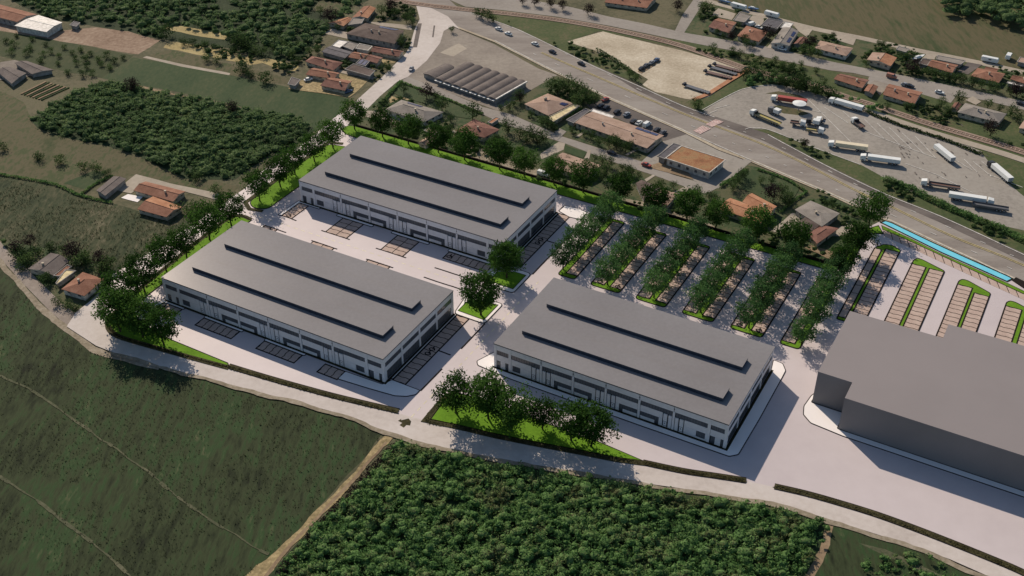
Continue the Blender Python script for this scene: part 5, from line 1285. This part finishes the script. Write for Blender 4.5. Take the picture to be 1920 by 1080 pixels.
garden = Grove("garden_tree", "tree", [tree_parts(80 + i, 5.0, 2.3, .9, 30, 16, .27, MT['leaf_garden'], .14, 4) for i in range(3)])
purple = Grove("purple_tree", "tree", [tree_parts(90 + i, 5.0, 2.4, .9, 34, 18, .27, MT['leaf_purple'], .14, 4) for i in range(2)])
bush = Grove("bush", "bush", [tree_parts(95 + i, 3.0, 2.0, .05, 24, 16, .25, MT['leaf_garden'], .08, 3) for i in range(3)])
def plant(grove, x, y, h, label, group, base_h):
    sc = h / base_h * 1.15
    p = G(x, y, h * .45)
    grove.plant(p[0], p[1], -.25, label, group, None, sc)
ZONES = [
    ("garden tree or tall shrub between the lane and the rear tree row", garden, [(757, 167, 4), (817, 181, 4), (828, 196, 6), (887, 212, 7), (840, 247, 5), (845, 222, 3), (953, 237, 6), (975, 251, 5), (1000, 250, 6), (1020, 258, 5), (987, 258, 5), (1008, 262, 5), (1130, 300, 4), (1143, 305, 4), (1167, 313, 3), (1183, 323, 4), (1130, 330, 4), (1180, 320, 4), (1197, 330, 3), (1137, 318, 5), (1263, 347, 3), (1305, 358, 4), (1340, 373, 4), (1330, 367, 3), (1380, 340, 4), (1388, 333, 4), (1375, 350, 4), (1447, 337, 3), (1467, 357, 5), (1473, 373, 5), (1427, 338, 3), (1483, 365, 2), (1550, 383, 2.5), (1562, 386, 2.5), (1480, 378, 4), (930, 262, 4), (1062, 300, 3), (1115, 297, 3), (1240, 345, 3), (1395, 325, 4)]),
    ("garden tree between the lane and the highway", garden, [(955, 198, 4), (975, 180, 5), (963, 190, 4), (1033, 160, 6), (1045, 163, 6), (1067, 158, 7), (1083, 168, 7), (1100, 174, 6), (1105, 189, 5), (1083, 190, 6), (1092, 182, 6), (1055, 168, 6), (1115, 185, 5), (997, 213, 3), (1023, 224, 3), (1027, 232, 5), (1015, 226, 4), (1073, 243, 3), (1108, 253, 4), (1142, 267, 5), (1157, 270, 5), (1150, 263, 4), (1123, 265, 4), (1173, 277, 4), (1095, 250, 3), (1180, 273, 4), (1038, 240, 3), (940, 203, 3)]),
    ("tree in the gardens of the upper left village", garden, [(715, 20, 5), (773, 40, 4), (762, 34, 5), (600, 20, 4), (633, 52, 3), (755, 72, 4), (752, 80, 4), (725, 125, 4), (732, 128, 3), (595, 92, 4), (545, 102, 4), (847, 55, 3), (740, 25, 4), (772, 27, 4), (580, 97, 4), (560, 112, 3)]),
    ("tree in the gardens of the upper right village", garden, [(1327, 12, 5), (1318, 14, 5), (1313, 30, 3), (1385, 47, 3), (1395, 73, 4), (1337, 90, 4), (1372, 97, 4), (1387, 102, 4), (1402, 107, 3), (1427, 110, 3), (1452, 115, 4), (1467, 123, 4), (1480, 130, 4), (1503, 120, 3), (1488, 123, 3), (1530, 132, 3), (1505, 140, 3), (1505, 92, 5), (1520, 97, 5), (1535, 101, 4), (1563, 67, 3), (1545, 153, 3), (1655, 83, 3), (1648, 82, 3), (1625, 120, 3), (1742, 135, 4), (1755, 138, 4), (1770, 143, 4), (1781, 145, 4), (1792, 147, 4), (1808, 150, 4), (1825, 155, 5), (1842, 158, 4), (1858, 160, 4), (1867, 165, 4), (1800, 184, 5), (1853, 195, 4), (1875, 202, 3), (1897, 208, 5), (1908, 220, 4), (1767, 192, 4), (1760, 200, 3), (1780, 207, 4), (1700, 198, 3), (1708, 200, 3), (1800, 145, 4), (1895, 170, 4), (1345, 60, 3), (1358, 66, 3), (1400, 82, 4), (1412, 84, 3), (1688, 104, 3), (1700, 106, 3), (1720, 135, 4)]),
    ("tree beside the railway and the lorry park", garden, [(1413, 133, 5), (1430, 138, 5), (1447, 142, 5), (1463, 150, 5), (1488, 157, 6), (1500, 157, 6), (1513, 160, 6), (1530, 167, 6), (1542, 170, 5), (1555, 174, 5), (1568, 180, 4), (1475, 155, 5), (1400, 134, 4), (1303, 193, 4), (1310, 197, 4), (1505, 268, 3), (1395, 138, 4), (1498, 166, 4), (903, 27, 5), (915, 31, 5), (893, 24, 4), (925, 35, 4), (1663, 199, 3), (1180, 139, 3), (1192, 146, 3)]),
    ("round tree in the dry meadow and gardens on the left", bush, [(72, 292, 3), (112, 300, 3.2), (155, 312, 3), (180, 314, 3.4), (6, 275, 3), (200, 325, 2.6), (38, 477, 4.5), (50, 488, 4), (45, 480, 4), (150, 488, 4.5), (160, 484, 4), (200, 495, 4), (192, 500, 4), (90, 525, 3), (83, 522, 3), (355, 387, 4), (330, 390, 3), (108, 565, 2.5), (125, 570, 2.5), (140, 577, 2.5), (70, 470, 3), (95, 462, 3), (120, 468, 3), (366, 330, 3), (405, 355, 3), (40, 500, 3)]),
    ("round bush among the plots and stubble strips", bush, [(387, 108, 3), (405, 112, 3), (453, 127, 4.5), (462, 130, 3.5), (470, 140, 3), (497, 147, 4.5), (310, 60, 5), (450, 77, 6), (462, 82, 5), (440, 72, 5), (360, 80, 3), (383, 82, 3), (437, 92, 3), (475, 92, 4), (490, 96, 4), (510, 90, 3), (520, 76, 4), (535, 84, 3), (560, 82, 3), (345, 78, 3)]),
]
_where = {}
for zi, (label, gr, pts) in enumerate(ZONES):
    for k, (x, y, h) in enumerate(pts):
        p = G(x, y, h * .45)
        hx, hy, hl, hr = min(HOUSES, key=lambda q: (q[0] - p[0]) ** 2 + (q[1] - p[1]) ** 2)
        dx, dy = p[0] - hx, p[1] - hy; d = math.hypot(dx, dy)
        if d > 45: continue
        side = ("behind the" if dy > 0 else "in front of the") if abs(dy) > abs(dx) else ("to the right of the" if dx > 0 else "to the left of the")
        _where.setdefault((gr is bush, hl, side), []).append((d, zi, k))
_lab = {}
for (b, hl, side), L in _where.items():
    short = hl.split(",")[0]
    for cut in (" with ", " among ", " joined ", " beside ", " behind ", " between ", " at ", " by ", " in ", " of ", " cut ", " covered "):
        if len(short.split()) > 8 and cut in short: short = short.split(cut)[0]
    for n, (d, zi, k) in enumerate(sorted(L)):
        rank = "" if len(L) == 1 else ("nearest " if n == 0 else ORD[n] + " closest ")
        t = rank + ("bush " if b else "tree ") + side + " " + short
        _lab[zi, k] = t if len(t.split()) > 3 else "leafy " + t
        if len(t.split()) > 16: print("LONG", t)
for zi, (label, gr, pts) in enumerate(ZONES):
    for k, (x, y, h) in enumerate(pts): plant(gr, x, y, h, _lab.get((zi, k), label), label.replace("tree", "trees", 1).replace("bush", "bushes", 1), 5.0 if gr is garden else 3.0)
PUR = [(800, 174, 6, "dark purple tree by the lane opposite the ribbed warehouse"), (620, 32, 7, "large dark round tree at the edge of the scrub"), (1373, 68, 4, "dark tree left of the second orange house"), (1443, 63, 6, "tall dark tree between the second orange house and the solar house"), (1518, 80, 5, "dark tree left of the long pinkish house"),
       (1712, 127, 6, "large dark tree left of the orange house with the annex"), (1908, 172, 6, "dark tree below the orange house at the right edge"), (1859, 243, 6, "dark tree below the grey hipped house"), (30, 467, 5, "purple tree at the bend of the old lane"), (137, 472, 6, "large purple tree behind the grey-roofed house"), (188, 487, 5, "purple tree behind the orange hipped house by the old lane"),
       (1450, 365, 6, "dark tree behind the big orange house"), (735, 14, 6, "dark tree right of the topmost orange house"), (55, 453, 4, "dark shrub at the edge of the pasture"), (975, 185, 4, "dark shrub left of the pinkish hipped house"),
       (980, 2, 4, "round purple tree along the village road, farthest left"), (1003, 4, 4, "round purple tree along the village road, second from the left"), (1033, 7, 4.5, "round purple tree along the village road, third from the left"), (1055, 11, 4.5, "round purple tree along the village road, fourth from the left"), (1103, 19, 5, "round purple tree along the village road, fifth from the left"), (1270, 12, 5, "round purple tree beside the cross road"),
       (245, 163, 6, "dark tree at the rear edge of the wood"), (435, 203, 5, "dark tree at the right rear edge of the wood"), (1510, 270, 3, "dark shrub on the verge of the lorry park")]
for x, y, h, lab in PUR: plant(purple, x, y, h, lab, None, 5.0)
orch = [(30, 66), (60, 72), (25, 82), (55, 88), (85, 82), (95, 95), (120, 88), (135, 97), (150, 92), (170, 100), (110, 103), (127, 135), (143, 117), (163, 123), (173, 137), (190, 120), (213, 113), (230, 107), (205, 125), (160, 108), (80, 100), (50, 98), (20, 96), (185, 110), (140, 107), (75, 112), (200, 103), (108, 118), (155, 137), (10, 76)]
for x, y in orch: plant(bush, x, y, rng.uniform(1.8, 2.8), "small round bush in the orchard meadow", "bushes of the orchard meadow", 3.0)

# hedges: loose leaf masses along a line
def hedge(line, w, h, n, mat, label, px=True, name="hedge"):
    P = np.array(smooth_line(Gs(line) if px else line, 6)); d = np.r_[0, np.cumsum(np.linalg.norm(np.diff(P, axis=0), axis=1))]
    t = rng.uniform(0, d[-1], n); x = np.interp(t, d, P[:, 0]); y = np.interp(t, d, P[:, 1])
    lump = .75 + .35 * np.sin(t * .9) * np.sin(t * .37 + 1) + .15 * np.sin(t * 2.3)
    a = rng.uniform(0, 2 * math.pi, n); r = np.sqrt(rng.uniform(.2, 1, n))
    C = np.stack([x + np.cos(a) * r * w / 2, y + np.sin(a) * r * w / 2, -.2 + h * lump * np.sqrt(np.clip(1 - r * r, 0, 1)) * rng.uniform(.4, 1, n) + .15], 1)
    V, Q = leaf_quads(C, rng.uniform(.25, .5, n), rng)
    return tag(put(name, np_mesh(name, V, Q, MT[mat])), label, "hedge")
hedge([(1659, 338), (1700, 352), (1740, 372), (1790, 395), (1840, 416), (1880, 432), (1940, 462)], 4.0, 2.6, 5200, 'leaf_wood', "thick dark hedge between highway and lorry park")
hedge([(1620, 208), (1690, 236), (1770, 262), (1840, 290)], 2.2, 1.4, 2000, 'leaf_garden', "low hedge between railway and lorry park")
hedge([(715, 196), (735, 172), (752, 153)], 1.8, 1.6, 900, 'leaf_wood', "clipped hedge along the junction road")
hedge([(752, 154), (800, 172), (835, 186)], 1.4, 1.2, 700, 'leaf_wood', "hedge along the lane behind the grey villa")
hedge([(838, 186), (880, 204), (905, 214)], 1.4, 1.2, 600, 'leaf_wood', "hedge between lawn and lane")
hedge([(1040, 230), (1070, 215), (1090, 203)], 1.6, 1.5, 700, 'leaf_wood', "bright hedge beside the beige terrace")
hedge([(1350, 350), (1375, 334), (1400, 318)], 1.4, 1.4, 600, 'leaf_wood', "hedge along the side lane")
hedge([(1420, 318), (1470, 335), (1512, 360)], 1.2, 1.2, 700, 'leaf_wood', "hedge between the big garden and the highway")
hedge([(1513, 360), (1490, 376), (1463, 398)], 1.0, 1.2, 500, 'leaf_wood', "hedge between the orange and the grey house")
hedge([(150, 366), (180, 344), (212, 330)], 1.2, 1.0, 500, 'leaf_wood', "dark hedge beside the grey shed on the left")
hedge([(-60, 322), (0, 327), (100, 345), (150, 366), (210, 380)], 1.6, .9, 1400, 'leaf_wood', "scraggy hedge between dry meadow and pasture")
hedge([(1120, 94), (1160, 118), (1197, 145)], 3, 1.5, 900, 'leaf_garden', "scrub edge between bank and gravel lot")

for line, lab in (([(430, 689), (497, 709), (568, 729), (640, 748), (745, 773)], "low planting along the verge in front of the left hall"), ([(1208, 868), (1280, 884), (1340, 893), (1397, 902)], "low planting along the verge in front of the right hall"),
                  ([(1454, 913), (1513, 927), (1580, 946), (1647, 967), (1713, 991), (1780, 1017), (1847, 1044), (1913, 1072)], "low planting along the verge beside the grey block"), ([(203, 608), (222, 631), (263, 644), (313, 658), (363, 672), (425, 689)], "low planting round the curved grass strip"),
                  ([(835, 746), (800, 788), (855, 800), (930, 818), (1005, 833), (1080, 847), (1200, 868)], "low planting round the triangular grass island")):
    hedge(line, 1.6, .3, 1500, 'verge_leaf', lab)
# ------------------------------------------------------------------ woods and scrub: each one joined mass
ICO_V = None
def wood(name, poly, spacing, rr, hh, leaves, s, mat, label, dens=None, seed=1, keep_out=()):
    rg = np.random.default_rng(seed)
    P = Gs(poly); xs = [p[0] for p in P]; ys = [p[1] for p in P]
    Vs, Qs, off = [], [], 0
    y = min(ys)
    while y < max(ys):
        x = min(xs)
        while x < max(xs):
            px, py = x + rg.uniform(-.8, .8) * spacing, y + rg.uniform(-.8, .8) * spacing
            x += spacing
            if not inside((px, py), P): continue
            if keep_out and (any(inside((px, py), k) for k in keep_out) or any(math.hypot(px - hx, py - hy) < hr * .8 + 1 for hx, hy, _l, hr in HOUSES)): continue
            if dens is not None and mnoise.noise((px * .035, py * .035, seed)) * .5 + .5 < dens: continue
            big = .5 + .5 * mnoise.noise((px * .06, py * .06, seed + 5))
            r = rg.uniform(*rr); h = rg.uniform(*hh) * (.55 + .75 * big); n = int(leaves * (r / rr[1]) ** 2) + 14
            fl = rg.uniform(.38, .7)
            d = rg.normal(size=(n, 3)); d[:, 2] = np.abs(d[:, 2]) * 1.25 - .3; d /= np.linalg.norm(d, axis=1)[:, None]
            rad = rg.uniform(.55, 1.18, n)[:, None]
            an = np.arctan2(d[:, 1], d[:, 0])
            wob = (1 + .28 * np.sin(2 * an + px) + .18 * np.sin(5 * an + py))[:, None]
            sx, sy = rg.uniform(.75, 1.4), rg.uniform(.75, 1.25)
            C = np.array([px, py, max(.2, h - r * fl)]) + d * rad * wob * [r * sx, r * sy, r * fl]
            C[:, 2] = np.maximum(C[:, 2], -.1)
            V, Q = leaf_quads(C, s * rg.uniform(.5, 1.5, n), rg, .9)
            Vs.append(V); Qs.append(Q + off); off += len(V)
            # leafy inner mass so the crown is not see-through
            m = 6; ring = []
            for (zz, q) in ((-.6, .8), (.05, .8), (.45, .45)):
                a = np.linspace(0, 2 * math.pi, m, endpoint=False) + rg.uniform(0, 1)
                q2 = q * rg.uniform(.7, 1.15, m)
                ring.append(np.stack([px + np.cos(a) * r * sx * q2, py + np.sin(a) * r * sy * q2, np.full(m, max(0, h - r * fl + zz * r * fl)) + rg.uniform(-.2, .2, m)], 1))
            top = np.array([[px, py, max(.3, h - r * fl * .4)]] * m)
            VV = np.concatenate(ring + [top]); f = []
            for b in range(3):
                for i in range(m): f.append((b * m + i, b * m + (i + 1) % m, (b + 1) * m + (i + 1) % m, (b + 1) * m + i))
            Vs.append(VV); Qs.append(np.array(f, np.int32) + off); off += len(VV)
        y += spacing
    if not Vs: return None
    me = np_mesh(name, np.concatenate(Vs), np.concatenate(Qs), MT[mat])
    return tag(put(name, me), label, "wood", None, "stuff")
wood("wood", [(742, 834), (840, 856), (940, 876), (1040, 891), (1140, 909), (1280, 931), (1400, 950), (1480, 966), (1530, 984), (1536, 1000), (1515, 1022), (1522, 1045), (1490, 1090), (1450, 1230), (360, 1230), (510, 1090), (570, 1015), (665, 925), (722, 862)], 1.75, (.7, 2.1), (.9, 3.0), 42, .36, 'leaf_wood', "dense green wood filling the lower middle of the picture", .13, seed=3)
wood("wood", [(1600, 1000), (1690, 1028), (1790, 1066), (1860, 1095), (1800, 1110), (1700, 1075), (1590, 1030), (1565, 1010)], 4.2, (1.0, 2.0), (1.2, 2.8), 60, .28, 'leaf_wood', "shrubby edge of the clearing below the front road", .5, seed=5)
wood("wood", [(60, 218), (120, 188), (180, 158), (215, 155), (290, 173), (440, 204), (480, 208), (565, 227), (584, 242), (566, 262), (505, 286), (440, 330), (350, 332), (302, 310), (264, 290), (200, 270), (125, 255), (76, 240)], 2.4, (.9, 2.7), (1.4, 3.4), 44, .42, 'leaf_far', "dense dark wood on the left behind the halls", .16, seed=7)
wood("scrub", [(-120, -60), (60, -8), (640, -30), (690, -5), (655, 22), (600, 66), (560, 105), (505, 108), (440, 72), (330, 46), (300, 70), (250, 56), (180, 46), (95, 34), (30, 3)], 4.0, (1.2, 3.2), (1.4, 4.2), 44, .42, 'leaf_far', "dark scrub along the upper left edge", .27, seed=9)
wood("wood", [(1755, 22), (1830, 40), (1920, 56), (2100, 95), (2100, -60), (1780, -40), (1750, 0)], 5.0, (2.4, 4.2), (4.5, 8.0), 60, .5, 'leaf_far', "dark wood in the upper right corner", None, seed=13)
wood("undergrowth", [(715, 825), (735, 832), (700, 885), (640, 950), (560, 1030), (500, 1095), (470, 1110), (560, 1000), (650, 912)], 5.5, (.6, 1.2), (.6, 1.5), 36, .26, 'leaf_wood', "low bushes along the sandy farm track", .55, seed=15)

hedge([(738, 838), (690, 890), (640, 945), (585, 1005), (525, 1075)], 3.2, 1.3, 1500, 'leaf_purple', "dark brushy edge between sandy track and wood")
# loose shrubs and rank growth in the gardens and along the tracks
LANES = [Gs(q) for q in ([(690, 205), (745, 152), (765, 140), (840, 170), (960, 212), (1080, 261), (1203, 300), (1312, 338), (1366, 306), (1415, 290), (1412, 306), (1347, 354), (1290, 356), (1147, 306), (1057, 271), (940, 234), (840, 187), (750, 156)],
    [(1095, 196), (1140, 178), (1300, 247), (1250, 268), (1160, 226), (1105, 209)], [(1203, 302), (1245, 260), (1290, 244), (1347, 278), (1412, 300), (1375, 338), (1347, 354)])]
def growth(poly, dens, label, seed, mat='leaf_garden', spacing=2.6, rr=(.6, 1.7), hh=(.8, 2.6), drives=True):
    wood("undergrowth", poly, spacing, rr, hh, 30, .26, mat, label, dens, seed, LANES + ([Gs(d[0]) for d in DRIVES] if drives else []))
growth([(700, 205), (745, 158), (840, 190), (940, 236), (1080, 280), (1147, 308), (1287, 357), (1347, 356), (1415, 318), (1547, 364), (1640, 410), (1600, 470), (1560, 495), (1293, 425), (1090, 362), (957, 318), (757, 260), (670, 225)], .56, "rank growth and shrubs in the gardens behind the tree row", 31)
growth([(945, 205), (1040, 145), (1130, 182), (1100, 200), (1060, 222), (1080, 245), (1205, 280), (1200, 296), (1150, 280), (1060, 250)], .45, "shrubs in the gardens between the lane and the highway", 33)
growth([(1318, 20), (1350, 12), (1527, 58), (1713, 96), (1920, 138), (2000, 160), (2000, 190), (1920, 186), (1780, 156), (1560, 111), (1440, 83), (1290, 56)], .55, "shrubs in the gardens of the upper right village", 35)
growth([(1290, 85), (1413, 108), (1557, 138), (1640, 160), (1640, 190), (1580, 176), (1513, 152), (1403, 126), (1300, 92)], .50, "bushes between the village road and the railway", 37)
growth([(1650, 185), (1740, 195), (1800, 215), (1920, 240), (2000, 260), (2000, 300), (1920, 278), (1747, 228), (1650, 198)], .52, "bushes behind the long orange house and the grey hipped house", 39)
growth([(1403, 140), (1500, 158), (1580, 186), (1660, 206), (1640, 208), (1557, 184), (1487, 162), (1447, 156), (1403, 160)], .30, "dense bushes along the railway at the head of the lorry park", 41, 'leaf_wood', 2.4, (.9, 2.2), (1.5, 4.0))
growth([(540, 100), (600, 80), (640, 20), (690, 5), (770, 8), (783, 40), (770, 90), (750, 104), (735, 122), (712, 145), (690, 160), (650, 130), (560, 125)], .55, "shrubs between the houses at the junction", 43)
growth([(860, 18), (960, 32), (1067, 46), (1120, 58), (1063, 76), (1110, 96), (1180, 130), (1200, 154), (1110, 118), (973, 53), (890, 24)], .58, "bushes on the bank between highway and gravel lot", 45, spacing=3.0)
growth([(1400, 241), (1440, 247), (1513, 274), (1613, 312), (1700, 352), (1783, 388), (1920, 455), (1920, 470), (1766, 402), (1657, 358), (1547, 305), (1440, 249)], .60, "bushes on the verge between highway and lorry park", 47, spacing=2.6)
growth([(5, 455), (100, 470), (200, 497), (190, 520), (150, 505), (120, 490), (95, 472), (50, 500), (20, 470)], .48, "rank growth behind the houses by the old lane", 49)
growth([(300, 72), (440, 92), (500, 117), (560, 112), (620, 60), (600, 90), (570, 118), (540, 140), (450, 118), (330, 80)], .45, "bushes among the plots and stubble strips", 51)
growth([(1565, 990), (1690, 1030), (1790, 1066), (1880, 1110), (1860, 1130), (1560, 1080), (1520, 1080), (1550, 1020)], .64, "rank growth in the clearing at the lower right", 53, 'leaf_wood', 2.2, (.4, 1.1), (.4, 1.2))
growth([(1440, 950), (1555, 982), (1552, 1010), (1530, 1045), (1515, 1080), (1480, 1080), (1500, 1030)], .36, "ragged bushes at the right end of the foreground wood", 55, 'leaf_wood', 2.4, (.5, 1.3), (.5, 1.8))
growth([(742, 826), (840, 848), (940, 868), (1040, 883), (1140, 901), (1280, 923), (1400, 942), (1480, 956), (1480, 966), (1280, 934), (1040, 894), (840, 860)], .44, "ragged bushes along the road side of the foreground wood", 57, 'leaf_wood', 1.8, (.4, 1.0), (.4, 1.3))
# grass tufts that roughen the near fields
def tufts(poly, n, s, hgt, mat, label, dens, seed):
    rg = np.random.default_rng(seed); P = Gs(poly); xs = [p[0] for p in P]; ys = [p[1] for p in P]; C = []
    while len(C) < n:
        x, y = rg.uniform(min(xs), max(xs)), rg.uniform(min(ys), max(ys))
        if inside((x, y), P) and mnoise.noise((x * .05, y * .05, seed)) + .35 * mnoise.noise((x * .3, y * .3, seed)) > dens: C.append((x, y, rg.uniform(0, hgt) - .2))
    C = np.array(C); V, Q = leaf_quads(C, s * rg.uniform(.5, 1.4, len(C)), rg, 2.5)
    V[:, 2] = np.maximum(V[:, 2], -.2)
    return tag(put("grass", np_mesh("grass", V, Q, MT[mat])), label, "grass", None, "stuff")
MEADOW = [(-60, 420), (0, 505), (85, 592), (150, 650), (215, 674), (300, 699), (400, 724), (500, 750), (640, 790), (712, 820), (630, 905), (550, 990), (460, 1085), (330, 1180), (-60, 1180)]
tufts(MEADOW, 9000, .26, .15, 'tuft', "coarse dark grass tufts scattered over the large meadow", -.25, 21)
tufts([(-30, 330), (0, 333), (150, 372), (255, 398), (310, 412), (400, 395), (355, 422), (313, 450), (213, 510), (150, 510), (60, 462), (0, 440)], 3600, .30, .18, 'tuft', "coarse tufts scattered over the rough pasture", -.2, 23)

# every thing has its label and category
for ob in scene.objects:
    if ob.parent is None and ob.type in ('MESH', 'EMPTY') and not ob.get("label"): print("NO LABEL", ob.name)
